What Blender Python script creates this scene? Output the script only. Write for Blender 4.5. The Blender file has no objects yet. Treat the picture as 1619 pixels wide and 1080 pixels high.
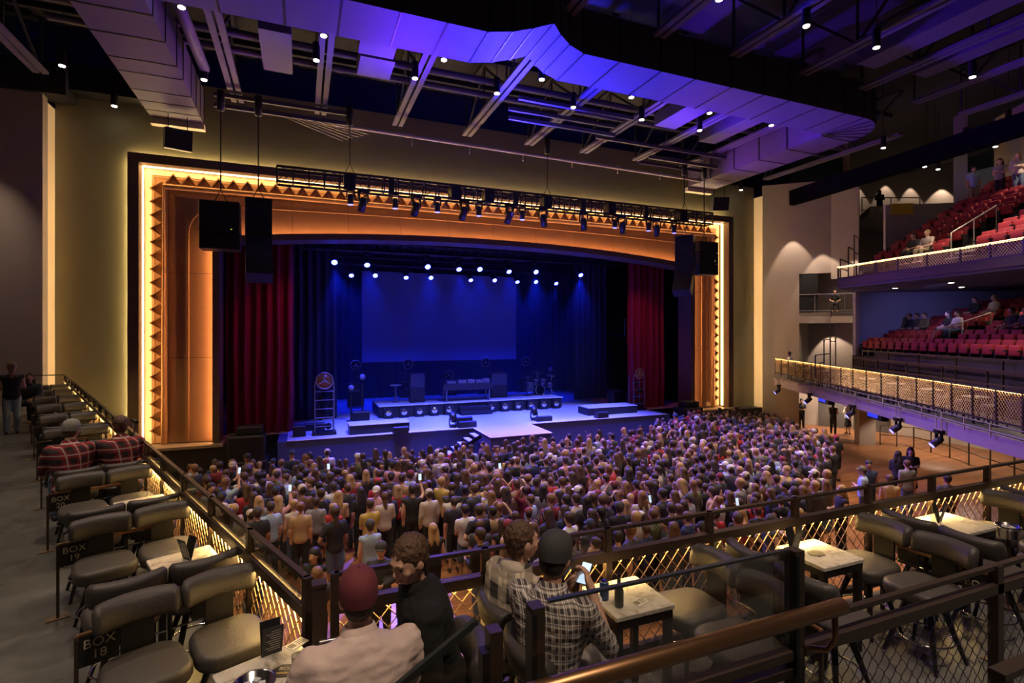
import bpy, bmesh, math, random
import numpy as np
from mathutils import Vector, Matrix, Euler, noise

random.seed(7)
SC = bpy.context.scene
COL = SC.collection
PI = math.pi

# ------------------------------------------------------------------ camera
cam_d = bpy.data.cameras.new('camera')
cam = bpy.data.objects.new('camera', cam_d)
COL.objects.link(cam)
cam.location = (0, 0, 5.8)
cam.rotation_euler = (PI / 2, 0, -math.atan(332 / 824))
cam_d.sensor_width = 36.0
cam_d.lens = 824 / 1619 * 36
cam_d.shift_y = -14 / 1619
cam_d.clip_start = 0.05
cam_d.clip_end = 200
SC.camera = cam

# ------------------------------------------------------------------ world, exposure
world = bpy.data.worlds.new('world')
SC.world = world
world.use_nodes = True
world.node_tree.nodes['Background'].inputs[0].default_value = (0.6, 0.5, 0.52, 1)
world.node_tree.nodes['Background'].inputs[1].default_value = 0.026
SC.view_settings.view_transform = 'Standard'
SC.view_settings.look = 'None'
SC.view_settings.exposure = 0.6
SC.view_settings.gamma = 1.0
SC.view_settings.use_curve_mapping = False
SC.cycles.adaptive_threshold = 0.03
SC.cycles.light_sampling_threshold = 0.02
SC.cycles.max_bounces = 5
SC.cycles.diffuse_bounces = 2
SC.cycles.glossy_bounces = 3
SC.cycles.transparent_max_bounces = 10
SC.cycles.volume_bounces = 0
SC.cycles.caustics_reflective = False
SC.cycles.caustics_refractive = False


def lamp(name, kind, loc, power, color, aim=None, **kw):
    d = bpy.data.lights.new(name, kind)
    d.energy = power
    d.color = color
    for k, v in kw.items():
        setattr(d, k, v)
    o = bpy.data.objects.new(name, d)
    COL.objects.link(o)
    o.location = loc
    if aim is not None:
        o.rotation_euler = (Vector(aim) - Vector(loc)).to_track_quat('-Z', 'Y').to_euler()
    return o


WARM = (1.0, 0.77, 0.58)
# house lamps: the wash of the ceiling downlights over the floor, the boxes and the balconies
HOUSE = [(18.0, 6.5, 900), (-6.9, 16.0, 250), (-2.9, 9.0, 800), (0.6, 15.5, 1300), (7.4, 15.7, 1050), (14.5, 15.7, 1500),
         (3.0, 9.5, 1350), (9.8, 10.25, 1500), (15.7, 10.2, 1900), (20.5, 10.3, 1700),
         (-5.0, 4.0, 750), (1.5, -1.0, 1400), (7.5, 1.0, 1000)]
for i, (x, y, p) in enumerate(HOUSE):
    lamp('house_lamp', 'SPOT', (x, y, 13.9), p, WARM, (x, y, 0), spot_size=math.radians(78), spot_blend=0.7, shadow_soft_size=0.35)
# blue and violet stage wash thrown up on the ducts by fixtures of the front truss
lamp('truss_uplight', 'SPOT', (8.5, 20.9, 11.2), 16000, (0.03, 0.02, 1.0), (7.4, 13.0, 14.2), spot_size=math.radians(80), spot_blend=0.9, shadow_soft_size=0.2)
lamp('truss_uplight', 'SPOT', (4.0, 20.9, 11.2), 3200, (0.12, 0.02, 1.0), (1.5, 13.5, 14.2), spot_size=math.radians(80), spot_blend=0.9, shadow_soft_size=0.2)
lamp('truss_uplight', 'SPOT', (14.0, 20.9, 11.2), 6000, (0.13, 0.02, 1.0), (16.0, 13.5, 14.2), spot_size=math.radians(80), spot_blend=0.9, shadow_soft_size=0.2)
lamp('truss_uplight', 'SPOT', (1.0, 20.9, 11.2), 450, (0.5, 0.08, 0.8), (-4.0, 18.0, 14.2), spot_size=math.radians(75), spot_blend=0.9, shadow_soft_size=0.2)
lamp('truss_uplight', 'SPOT', (17.0, 20.9, 11.2), 900, (0.45, 0.08, 0.85), (20.5, 17.0, 14.2), spot_size=math.radians(75), spot_blend=0.9, shadow_soft_size=0.2)
# violet wash from the truss over the crowd and the balcony fronts
lamp('truss_wash', 'SPOT', (8.5, 21.3, 11.0), 8000, (0.42, 0.12, 1.0), (10.0, 14.0, 0), spot_size=math.radians(95), spot_blend=0.9, shadow_soft_size=0.3)
lamp('truss_wash', 'SPOT', (15.0, 21.3, 11.0), 1700, (0.36, 0.12, 1.0), (19.5, 12.0, 3.0), spot_size=math.radians(60), spot_blend=0.9, shadow_soft_size=0.3)
lamp('truss_wash', 'SPOT', (5.0, 21.3, 11.0), 500, (0.2, 0.08, 1.0), (0.8, 3.0, 4.4), spot_size=math.radians(40), spot_blend=0.9, shadow_soft_size=0.3)


# blue spill of the stage rig over the front of the crowd
lamp('stage_spill', 'SPOT', (5.0, 24.85, 9.2), 11000, (0.14, 0.1, 1.0), (4.5, 17.0, 1.0), spot_size=math.radians(75), spot_blend=0.9, shadow_soft_size=0.3)
lamp('stage_spill', 'SPOT', (12.0, 24.85, 9.2), 11000, (0.14, 0.1, 1.0), (12.5, 17.0, 1.0), spot_size=math.radians(75), spot_blend=0.9, shadow_soft_size=0.3)
for x in (2.6, 8.6, 14.6):
    lamp('skirt_wash', 'SPOT', (x, 20.9, 11.1), 8000, (0.06, 0.06, 1.0), (x, 21.6, 0.6), spot_size=math.radians(48), spot_blend=0.9, shadow_soft_size=0.2)
lamp('added_slate_fill', 'SPOT', (23.2, 12.6, 7.6), 110, (0.32, 0.3, 1.0), (26.8, 15.6, 5.4), spot_size=math.radians(90), spot_blend=0.9, shadow_soft_size=0.2)  # added violet lamp without a fixture, brightens the slate wall of the lower balcony


# ------------------------------------------------------------------ materials
MATS = {}


def mat(name, col, rough=0.6, metal=0.0, emit=None, es=0.0, noise=0.12, scale=8.0, bump=0.0, spec=0.5, trans=0.0, coat=0.0):
    if name in MATS:
        return MATS[name]
    m = bpy.data.materials.new(name)
    m.use_nodes = True
    nt = m.node_tree
    b = nt.nodes['Principled BSDF']
    b.inputs['Roughness'].default_value = rough
    b.inputs['Metallic'].default_value = metal
    b.inputs['Specular IOR Level'].default_value = spec
    if trans:
        b.inputs['Transmission Weight'].default_value = trans
    if coat:
        b.inputs['Coat Weight'].default_value = coat
    if emit:
        b.inputs['Emission Color'].default_value = (*emit, 1)
        b.inputs['Emission Strength'].default_value = es
    if noise > 0:
        tc = nt.nodes.new('ShaderNodeTexCoord')
        n = nt.nodes.new('ShaderNodeTexNoise')
        n.inputs['Scale'].default_value = scale
        n.inputs['Detail'].default_value = 3
        r = nt.nodes.new('ShaderNodeMix')
        r.data_type = 'RGBA'
        r.inputs[6].default_value = (*[max(0, c * (1 - noise)) for c in col], 1)
        r.inputs[7].default_value = (*[min(1, c * (1 + noise)) for c in col], 1)
        nt.links.new(tc.outputs['Object'], n.inputs['Vector'])
        nt.links.new(n.outputs['Fac'], r.inputs[0])
        nt.links.new(r.outputs[2], b.inputs['Base Color'])
        if bump:
            bp = nt.nodes.new('ShaderNodeBump')
            bp.inputs['Strength'].default_value = bump
            bp.inputs['Distance'].default_value = 0.02
            nt.links.new(n.outputs['Fac'], bp.inputs['Height'])
            nt.links.new(bp.outputs[0], b.inputs['Normal'])
    else:
        b.inputs['Base Color'].default_value = (*col, 1)
    MATS[name] = m
    return m


def node_mat(name, rough=0.6):
    m = bpy.data.materials.new(name)
    m.use_nodes = True
    MATS[name] = m
    nt = m.node_tree
    b = nt.nodes['Principled BSDF']
    b.inputs['Roughness'].default_value = rough
    return m, nt, b


def ramp(nt, stops, interp='LINEAR'):
    r = nt.nodes.new('ShaderNodeValToRGB')
    r.color_ramp.interpolation = interp
    e = r.color_ramp.elements
    while len(e) < len(stops):
        e.new(0.5)
    for i, (p, c) in enumerate(stops):
        e[i].position = p
        e[i].color = (*c, 1)
    return r


def math_node(nt, op, a, b=None):
    n = nt.nodes.new('ShaderNodeMath')
    n.operation = op
    for i, x in enumerate((a, b)):
        if x is None:
            continue
        if isinstance(x, (int, float)):
            n.inputs[i].default_value = x
        else:
            nt.links.new(x, n.inputs[i])
    return n.outputs[0]


def plaid(name, base, cross, line, size, zscale=1.0):
    """woven check: broad bands in two directions plus a thin line"""
    m, nt, b = node_mat(name, 0.85)
    tc = nt.nodes.new('ShaderNodeTexCoord')
    sp = nt.nodes.new('ShaderNodeSeparateXYZ')
    nt.links.new(tc.outputs['Object'], sp.inputs[0])
    xy = math_node(nt, 'ADD', sp.outputs[0], sp.outputs[1])

    def band(v, w):
        fr = math_node(nt, 'FRACT', math_node(nt, 'MULTIPLY', v, 1 / size))
        return math_node(nt, 'LESS_THAN', fr, w)
    fx, fz = band(xy, 0.5), band(sp.outputs[2], 0.5)
    lx, lz = band(math_node(nt, 'ADD', xy, size * 0.26), 0.12), band(math_node(nt, 'ADD', sp.outputs[2], size * 0.26), 0.12)
    mix = math_node(nt, 'MULTIPLY', math_node(nt, 'ADD', fx, fz), 0.5)
    r = ramp(nt, [(0.0, base), (0.5, tuple((p + q) / 2 for p, q in zip(base, cross))), (1.0, cross)])
    nt.links.new(mix, r.inputs[0])
    mx = nt.nodes.new('ShaderNodeMix')
    mx.data_type = 'RGBA'
    nt.links.new(math_node(nt, 'MULTIPLY', math_node(nt, 'MAXIMUM', lx, lz), 0.75), mx.inputs[0])
    nt.links.new(r.outputs[0], mx.inputs[6])
    mx.inputs[7].default_value = (*line, 1)
    nt.links.new(mx.outputs[2], b.inputs['Base Color'])
    return m


def concrete():
    m, nt, b = node_mat('polished_concrete', 0.35)
    tc = nt.nodes.new('ShaderNodeTexCoord')
    n = nt.nodes.new('ShaderNodeTexNoise')
    n.inputs['Scale'].default_value = 1.6
    n.inputs['Detail'].default_value = 8
    n.inputs['Roughness'].default_value = 0.65
    nt.links.new(tc.outputs['Object'], n.inputs['Vector'])
    r = ramp(nt, [(0.3, (0.06, 0.061, 0.058)), (0.55, (0.095, 0.096, 0.09)), (0.8, (0.15, 0.15, 0.14))])
    nt.links.new(n.outputs['Fac'], r.inputs[0])
    nt.links.new(r.outputs[0], b.inputs['Base Color'])
    rr = ramp(nt, [(0.3, (0.22,) * 3), (0.8, (0.5,) * 3)])
    nt.links.new(n.outputs['Fac'], rr.inputs[0])
    nt.links.new(rr.outputs[0], b.inputs['Roughness'])
    return m


def wood_floor():
    m, nt, b = node_mat('wood_plank_floor', 0.35)
    tc = nt.nodes.new('ShaderNodeTexCoord')
    mp = nt.nodes.new('ShaderNodeMapping')
    mp.inputs['Rotation'].default_value = (0, 0, 0.0)
    nt.links.new(tc.outputs['Object'], mp.inputs['Vector'])
    br = nt.nodes.new('ShaderNodeTexBrick')
    br.inputs['Scale'].default_value = 1.0
    br.inputs['Brick Width'].default_value = 2.4
    br.inputs['Row Height'].default_value = 0.13
    br.inputs['Mortar Size'].default_value = 0.004
    br.inputs['Color1'].default_value = (0.42, 0.18, 0.07, 1)
    br.inputs['Color2'].default_value = (0.28, 0.11, 0.042, 1)
    br.inputs['Mortar'].default_value = (0.05, 0.02, 0.01, 1)
    br.offset = 0.37
    nt.links.new(mp.outputs[0], br.inputs['Vector'])
    nt.links.new(br.outputs[0], b.inputs['Base Color'])
    return m


def marble():
    m, nt, b = node_mat('pale_stone_tabletop', 0.22)
    tc = nt.nodes.new('ShaderNodeTexCoord')
    n = nt.nodes.new('ShaderNodeTexNoise')
    n.inputs['Scale'].default_value = 9
    n.inputs['Detail'].default_value = 10
    n.inputs['Distortion'].default_value = 1.5
    nt.links.new(tc.outputs['Object'], n.inputs['Vector'])
    r = ramp(nt, [(0.36, (0.34, 0.29, 0.23)), (0.47, (0.55, 0.5, 0.42)), (0.7, (0.66, 0.62, 0.54))])
    nt.links.new(n.outputs['Fac'], r.inputs[0])
    nt.links.new(r.outputs[0], b.inputs['Base Color'])
    return m


def glass_mat(name, tint, refl=0.08):
    """thin pane: mostly clear with a weak mirror reflection"""
    m = bpy.data.materials.new(name)
    m.use_nodes = True
    MATS[name] = m
    nt = m.node_tree
    nt.nodes.clear()
    out = nt.nodes.new('ShaderNodeOutputMaterial')
    t = nt.nodes.new('ShaderNodeBsdfTransparent')
    t.inputs[0].default_value = (*tint, 1)
    g = nt.nodes.new('ShaderNodeBsdfGlossy')
    g.inputs['Roughness'].default_value = 0.026
    fr = nt.nodes.new('ShaderNodeLayerWeight')
    fr.inputs[0].default_value = 0.25
    mx = nt.nodes.new('ShaderNodeMixShader')
    nt.links.new(math_node(nt, 'ADD', math_node(nt, 'MULTIPLY', fr.outputs['Fresnel'], 0.55), refl * 0.3), mx.inputs[0])
    nt.links.new(t.outputs[0], mx.inputs[1])
    nt.links.new(g.outputs[0], mx.inputs[2])
    nt.links.new(mx.outputs[0], out.inputs[0])
    return m


concrete(); wood_floor(); marble()
M = lambda n: MATS[n]
GLASS = glass_mat('clear_guard_glass', (0.9, 0.9, 0.88))
BLACK = mat('black_paint', (0.012, 0.012, 0.014), 0.55)
BLACKM = mat('black_metal', (0.018, 0.017, 0.018), 0.4, 0.4)
CEILM = mat('black_roof_steel', (0.02, 0.021, 0.022), 0.7)
STEEL = mat('grey_painted_steel', (0.16, 0.145, 0.17), 0.55)
TRUSSM = mat('roof_truss_steel', (0.1, 0.085, 0.13), 0.6)
BRONZE = mat('dark_bronze_steel', (0.06, 0.04, 0.028), 0.4, 0.35)
BRASS = mat('brushed_bronze', (0.26, 0.14, 0.065), 0.36, 0.85)
GOLDWIRE = mat('gold_wire_mesh', (0.62, 0.42, 0.22), 0.4, 0.6, noise=0)
DARKWIRE = mat('dark_wire_mesh', (0.03, 0.025, 0.02), 0.5, 0.4, noise=0)
LEATHER = mat('taupe_leather', (0.053, 0.045, 0.04), 0.52, bump=0.15, scale=60, noise=0.1)
LEGM = mat('black_chair_leg', (0.012, 0.011, 0.011), 0.3, 0.2)
CHROME = mat('chrome', (0.75, 0.72, 0.68), 0.15, 1.0, noise=0)
WOODCAP = mat('walnut_cap', (0.16, 0.07, 0.035), 0.45, scale=20, noise=0.3)
DUCT = mat('duct_sheet', (0.1, 0.08, 0.14), 0.6, scale=3)
DUCTDARK = mat('duct_outer_black', (0.02, 0.019, 0.019), 0.8)
WALLO = mat('olive_plaster', (0.32, 0.3, 0.19), 0.8, scale=1.5, noise=0.06)
WALLB = mat('taupe_plaster', (0.4, 0.33, 0.28), 0.85, scale=1.2, noise=0.06)
WALLBLUE = mat('slate_wall', (0.26, 0.26, 0.36), 0.8, scale=2)
COPPER = mat('copper_panel', (0.37, 0.205, 0.115), 0.42, 0.2, scale=3, noise=0.1)
COPPERL = mat('copper_trim', (0.62, 0.36, 0.17), 0.4, 0.25, scale=5)
COVEM = mat('cove_cream', (0.8, 0.7, 0.52), 0.7, noise=0.03)
FRAMEB = mat('brown_frame', (0.13, 0.085, 0.055), 0.6, scale=4)
LEDY = mat('led_amber_white', (0.9, 0.8, 0.6), 0.5, emit=(1.0, 0.69, 0.3), es=62, noise=0)
LEDI = mat('led_warm_inner', (0.9, 0.8, 0.6), 0.5, emit=(1.0, 0.55, 0.2), es=14, noise=0)
LEDO = mat('led_orange', (0.9, 0.7, 0.4), 0.5, emit=(1.0, 0.46, 0.17), es=42, noise=0)
LEDR = mat('led_rail', (0.9, 0.8, 0.6), 0.5, emit=(1.0, 0.64, 0.2), es=95, noise=0)
LEDU = mat('led_balcony_line', (0.9, 0.8, 0.6), 0.5, emit=(1.0, 0.6, 0.2), es=7, noise=0)
LEDB = mat('led_lower_balcony', (0.9, 0.8, 0.6), 0.5, emit=(1.0, 0.62, 0.2), es=24, noise=0)
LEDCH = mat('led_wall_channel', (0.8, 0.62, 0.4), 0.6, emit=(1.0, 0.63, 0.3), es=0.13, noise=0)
LENS = mat('downlight_lens', (1, 0.95, 0.85), 0.3, emit=(1.0, 0.86, 0.66), es=14, noise=0)
LENSB = mat('blue_stage_lens', (0.4, 0.5, 1), 0.3, emit=(0.03, 0.04, 1.0), es=26, noise=0)
LENSD = mat('dim_violet_lens', (0.4, 0.4, 0.9), 0.3, emit=(0.28, 0.26, 1.0), es=1.6, noise=0)
VELVET = mat('crimson_velvet', (0.2, 0.007, 0.02), 0.8, scale=6)
DRAPE = mat('black_drape', (0.03, 0.03, 0.045), 0.9)
SCREEN = mat('projection_screen', (0.22, 0.24, 0.34), 0.9, noise=0.02)
STAGEW = mat('grey_stage_deck', (0.42, 0.42, 0.45), 0.55, scale=2, noise=0.05)
SKIRT = mat('stage_skirt', (0.05, 0.06, 0.14), 0.8)
WHITEP = mat('white_edge_tape', (0.8, 0.8, 0.8), 0.5, noise=0)
SEATR = mat('red_seat_fabric', (0.34, 0.02, 0.03), 0.75, scale=12)
SEATR2 = mat('red_seat_back', (0.28, 0.016, 0.025), 0.75, scale=12)
SEATD = mat('seat_shell_black', (0.02, 0.018, 0.02), 0.5)
FASCIA = mat('plaster_fascia', (0.34, 0.29, 0.31), 0.7)
EMBO = mat('emblem_amber_face', (0.12, 0.05, 0.025), 0.4, 0.3, emit=(1.0, 0.3, 0.06), es=0.012)
EMBR = mat('emblem_ring', (0.3, 0.26, 0.24), 0.4, 0.5)
GREEN = mat('exit_green_glow', (0.05, 0.4, 0.15), 0.5, emit=(0.02, 0.9, 0.25), es=2.0, noise=0)
CREAMT = mat('cream_lettering', (0.6, 0.52, 0.4), 0.6, noise=0)
PAPER = mat('paper_card', (0.62, 0.58, 0.5), 0.7)
CARDB = mat('black_card', (0.014, 0.013, 0.013), 0.45)
SCREENP = mat('phone_screen', (0.5, 0.6, 0.7), 0.3, emit=(0.62, 0.82, 1.0), es=0.6, noise=0)
PHONEM = mat('phone_body', (0.03, 0.03, 0.04), 0.3)


# ------------------------------------------------------------------ mesh builder
class MB:
    def __init__(s):
        s.v, s.f, s.m, s.s = [], [], [], []

    def add(s, vs, fs, mi=0, sm=False):
        k = len(s.v)
        s.v += [tuple(p) for p in vs]
        s.f += [tuple(i + k for i in f) for f in fs]
        s.m += [mi] * len(fs)
        s.s += [sm] * len(fs)
        return s

    def box(s, c, sz, rz=0, mi=0, mx=None):
        x, y, z = (q / 2 for q in sz)
        vs = [Vector(p) for p in ((-x, -y, -z), (x, -y, -z), (x, y, -z), (-x, y, -z), (-x, -y, z), (x, -y, z), (x, y, z), (-x, y, z))]
        if mx is not None:
            vs = [mx @ p for p in vs]
        elif rz:
            r = Matrix.Rotation(rz, 3, 'Z')
            vs = [r @ p for p in vs]
        c = Vector(c)
        return s.add([p + c for p in vs], [(0, 3, 2, 1), (4, 5, 6, 7), (0, 1, 5, 4), (1, 2, 6, 5), (2, 3, 7, 6), (3, 0, 4, 7)], mi)

    def bar(s, p0, p1, w, h, mi=0):
        """square bar from p0 to p1; w sideways, h upward"""
        p0, p1 = Vector(p0), Vector(p1)
        d = (p1 - p0)
        L = d.length
        d.normalize()
        up = Vector((0, 0, 1)) if abs(d.z) < 0.95 else Vector((0, 1, 0))
        sd = d.cross(up).normalized()
        up = sd.cross(d).normalized()
        vs = []
        for p in (p0, p1):
            for a, b in ((-1, -1), (1, -1), (1, 1), (-1, 1)):
                vs.append(p + sd * a * w / 2 + up * b * h / 2)
        return s.add(vs, [(0, 1, 2, 3), (7, 6, 5, 4), (0, 4, 5, 1), (1, 5, 6, 2), (2, 6, 7, 3), (3, 7, 4, 0)], mi)

    def cyl(s, p0, p1, r0, r1=None, n=10, mi=0, caps=True):
        r1 = r0 if r1 is None else r1
        p0, p1 = Vector(p0), Vector(p1)
        d = (p1 - p0).normalized()
        a = d.orthogonal().normalized()
        b = d.cross(a)
        vs = []
        for p, r in ((p0, r0), (p1, r1)):
            for i in range(n):
                t = 2 * PI * i / n
                vs.append(p + (a * math.cos(t) + b * math.sin(t)) * r)
        s.add(vs, [(i, (i + 1) % n, n + (i + 1) % n, n + i) for i in range(n)], mi, n > 4)
        if caps:
            s.add(vs, [tuple(range(n - 1, -1, -1)), tuple(range(n, 2 * n))], mi)
        return s

    def tube(s, pts, r, n=6, closed=False, mi=0):
        pts = [Vector(p) for p in pts]
        N = len(pts)
        vs = []
        a = None
        for i, p in enumerate(pts):
            q0 = pts[i - 1] if (i > 0 or closed) else p
            q1 = pts[(i + 1) % N] if (i < N - 1 or closed) else p
            d = (q1 - q0).normalized()
            a = d.orthogonal().normalized() if a is None else (a - d * a.dot(d)).normalized()
            b = d.cross(a)
            for k in range(n):
                t = 2 * PI * k / n
                vs.append(p + (a * math.cos(t) + b * math.sin(t)) * r)
        fs = []
        for i in range(N if closed else N - 1):
            j = (i + 1) % N
            for k in range(n):
                fs.append((i * n + k, i * n + (k + 1) % n, j * n + (k + 1) % n, j * n + k))
        if not closed:
            fs += [tuple(range(n - 1, -1, -1)), tuple(range((N - 1) * n, N * n))]
        return s.add(vs, fs, mi, n > 4)

    def prism(s, poly, z0, z1, mi=0, axis='z'):
        n = len(poly)
        f = {'z': lambda a, b, c: (a, b, c), 'y': lambda a, b, c: (a, c, b), 'x': lambda a, b, c: (c, a, b)}[axis]
        vs = [f(a, b, z0) for a, b in poly] + [f(a, b, z1) for a, b in poly]
        return s.add(vs, [tuple(range(n - 1, -1, -1)), tuple(range(n, 2 * n))] + [(i, (i + 1) % n, n + (i + 1) % n, n + i) for i in range(n)], mi)

    def lathe(s, prof, n=16, c=(0, 0, 0), mi=0, mx=None):
        vs = []
        for r, z in prof:
            for i in range(n):
                t = 2 * PI * i / n
                p = Vector((r * math.cos(t), r * math.sin(t), z))
                if mx is not None:
                    p = mx @ p
                vs.append(p + Vector(c))
        fs = []
        for j in range(len(prof) - 1):
            for i in range(n):
                fs.append((j * n + i, j * n + (i + 1) % n, (j + 1) * n + (i + 1) % n, (j + 1) * n + i))
        s.add(vs, fs, mi, True)
        if prof[0][0] > 1e-6:
            s.add(vs[:n], [tuple(range(n - 1, -1, -1))], mi)
        if prof[-1][0] > 1e-6:
            s.add(vs[-n:], [tuple(range(n))], mi)
        return s

    def ell(s, c, r, mx=None, nu=12, nv=8, mi=0):
        vs, fs = [], []
        for j in range(nv + 1):
            a = -PI / 2 + PI * j / nv
            for i in range(nu):
                t = 2 * PI * i / nu
                p = Vector((r[0] * math.cos(a) * math.cos(t), r[1] * math.cos(a) * math.sin(t), r[2] * math.sin(a)))
                vs.append((mx @ p if mx is not None else p) + Vector(c))
        for j in range(nv):
            for i in range(nu):
                fs.append((j * nu + i, j * nu + (i + 1) % nu, (j + 1) * nu + (i + 1) % nu, (j + 1) * nu + i))
        return s.add(vs, fs, mi, True)

    def mesh(s, name, mats):
        me = bpy.data.meshes.new(name)
        me.from_pydata([tuple(p) for p in s.v], [], s.f)
        for m in (mats if isinstance(mats, (list, tuple)) else [mats]):
            me.materials.append(m)
        me.polygons.foreach_set('material_index', s.m)
        me.polygons.foreach_set('use_smooth', s.s)
        me.update()
        return me

    def build(s, name, mats, parent=None, loc=None, rz=0, **tags):
        return place(name, s.mesh(name, mats), parent, loc, rz, **tags)


def place(name, me, parent=None, loc=None, rz=0, label=None, cat=None, group=None, kind=None):
    o = bpy.data.objects.new(name, me)
    COL.objects.link(o)
    if loc is not None:
        o.location = loc
    if rz:
        o.rotation_euler = (0, 0, rz)
    if parent is not None:
        o.parent = parent
    for k, v in (('label', label), ('category', cat), ('group', group), ('kind', kind)):
        if v:
            o[k] = v
    return o


def thing(name, label, cat, loc=(0, 0, 0), rz=0, group=None, kind=None):
    return place(name, None, None, loc, rz, label, cat, group, kind)


def struct(name, b, m, label=None, parent=None):
    return b.build(name, m, parent, kind=None if parent else 'structure', label=label)


def dup(o, loc=None, rz=None, label=None, group=None, parent=None):
    c = o.copy()
    COL.objects.link(c)
    if loc is not None:
        c.location = loc
    if rz is not None:
        c.rotation_euler = (0, 0, rz)
    if label:
        c['label'] = label
    if group:
        c['group'] = group
    if parent is not None:
        c.parent = parent
    for ch in o.children:
        dup(ch, parent=c)
    return c


def shape(verts2d, z0, z1, bev, seg=3):
    """an outline raised to a slab with rounded edges -> (verts, faces)"""
    bm = bmesh.new()
    vs = [bm.verts.new((x, y, z0)) for x, y in verts2d]
    f = bm.faces.new(vs)
    r = bmesh.ops.extrude_face_region(bm, geom=[f])
    bmesh.ops.translate(bm, vec=(0, 0, z1 - z0), verts=[v for v in r['geom'] if isinstance(v, bmesh.types.BMVert)])
    bmesh.ops.recalc_face_normals(bm, faces=bm.faces)
    ed = [e for e in bm.edges if abs(e.verts[0].co.z - e.verts[1].co.z) < 1e-6]
    bmesh.ops.bevel(bm, geom=ed, offset=bev, segments=seg, profile=0.5, affect='EDGES')
    out = ([v.co.copy() for v in bm.verts], [])
    bm.verts.index_update()
    out = (out[0], [tuple(v.index for v in f.verts) for f in bm.faces])
    bm.free()
    return out


def rrect(w, d, r, n=4, wf=None):
    """rounded rectangle outline, wf: width at the front (+y) side"""
    wf = w if wf is None else wf
    pts = []
    for cx_, cy_, a0, ww in ((1, -1, -PI / 2, w), (1, 1, 0, wf), (-1, 1, PI / 2, wf), (-1, -1, PI, w)):
        for i in range(n + 1):
            a = a0 + PI / 2 * i / n
            pts.append((cx_ * (ww / 2 - r) + r * math.cos(a), cy_ * (d / 2 - r) + r * math.sin(a)))
    return pts


WORK = bpy.data.scenes.new('workbench')


def baked(o):
    """the mesh of an object with its modifiers, worked out in a scratch scene so that the big scene is not updated"""
    WORK.collection.objects.link(o)
    vl = WORK.view_layers[0]
    vl.update()
    me = bpy.data.meshes.new_from_object(o.evaluated_get(vl.depsgraph))
    bpy.data.objects.remove(o)
    return me


def text_mesh(body, size, depth=0.002, align='CENTER', leading=0.95):
    cu = bpy.data.curves.new('lettering', 'FONT')
    cu.body = body
    cu.size = size
    cu.extrude = depth
    cu.align_x = align
    cu.align_y = 'CENTER'
    cu.space_line = leading
    cu.resolution_u = 3
    me = baked(bpy.data.objects.new('lettering', cu))
    bpy.data.curves.remove(cu)
    return me


ORD = ('zeroth first second third fourth fifth sixth seventh eighth ninth tenth eleventh twelfth thirteenth fourteenth fifteenth sixteenth '
       'seventeenth eighteenth nineteenth twentieth').split()


def nth(i):
    if i <= 20:
        return ORD[i]
    tens = {2: 'twenty', 3: 'thirty', 4: 'forty', 5: 'fifty', 6: 'sixty'}[i // 10]
    return tens + '-' + ORD[i % 10] if i % 10 else {2: 'twentieth', 3: 'thirtieth', 4: 'fortieth', 5: 'fiftieth', 6: 'sixtieth'}[i // 10]

# ================================================================== THE SETTING
BZ = 3.3            # floor of the boxes
STZ = 1.5           # stage deck
PY = 23.7           # proscenium plane
# left rail of the boxes: start point and direction; n points to the aisle
RS = Vector((0.03, 3.28))
RD = Vector((-0.3697, 0.9292))
RN = Vector((-0.9292, -0.3697))
LANG = math.atan2(RD.y, RD.x)


def LP(t, n, z=0.0):
    p = RS + RD * t + RN * n
    return (p.x, p.y, z)


def poly_slab(poly, z0, z1, m=None):
    return MB().prism(poly, z0, z1)


struct('floor', MB().box((11, 10, -0.15), (60, 34, 0.3)), M('wood_plank_floor'))
struct('floor', MB().prism([(0.10, 3.36), (-7.62, 22.7), (-14, 22.7), (-14, -4), (13.6, -4), (13.6, 3.36)][::-1], BZ - 0.4, BZ), M('polished_concrete'))
struct('floor', MB().prism([(0.75, 1.12), (0.75, -3.9), (8, -3.9), (8, 1.12)], BZ, BZ + 0.8), M('polished_concrete'))
# steps from the raised tier down to the boxes
for i in range(4):
    struct('trim_%d' % (20 + i), MB().box((0.75 - 0.28 * (i + 0.5), 0.4, BZ + (0.64 - 0.16 * i) / 2), (0.28, 1.4, 0.64 - 0.16 * i)), M('polished_concrete'))

# ---- proscenium wall (around the frame), side reveals, left side wall
w = MB()
w.box((-7.2, 24.2, 7.3), (2.4, 0.4, 14.7))
w.box((24.4, 24.2, 7.3), (2.4, 0.4, 14.7))
w.box((8.6, 24.2, 14.05), (29.2, 0.4, 3.3))
struct('wall_stage', w, WALLO)
struct('wall_left', MB().box((-11.5, 23.2, 7.1), (6.2, 0.4, 14.2)).box((-14.2, 10, 7.1), (0.4, 28, 14.2)), WALLB)
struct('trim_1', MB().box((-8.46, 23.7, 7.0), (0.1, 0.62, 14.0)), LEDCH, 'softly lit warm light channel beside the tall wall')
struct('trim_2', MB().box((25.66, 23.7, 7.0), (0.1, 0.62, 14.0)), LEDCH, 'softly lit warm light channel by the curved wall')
w = MB().box((8.6, 25.8, 0.0), (0.1, 0.1, 0.1))
# back wall of the stage house, its sides and floor
struct('wall_back', MB().box((8.6, 36.4, 8), (46, 0.4, 17)).box((-11, 30, 8), (0.4, 12, 17)).box((28.4, 30, 8), (0.4, 12, 17)), BLACK)
struct('ceiling', MB().box((10, 15, 17.3), (60, 50, 0.3)), CEILM)
# dark soffit band over the left wall
struct('trim_3', MB().box((-11.2, 23.3, 14.7), (7.0, 0.9, 1.1)).box((-6.4, 23.5, 14.95), (3.6, 0.7, 0.9)), BLACK)

# ---- proscenium frame
XL, XR = -6.0, 23.2
AX = 8.6


def arch(x):
    u = (x - AX) / 11.6
    return 10.16 - 0.62 * abs(u) ** 2.2


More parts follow.
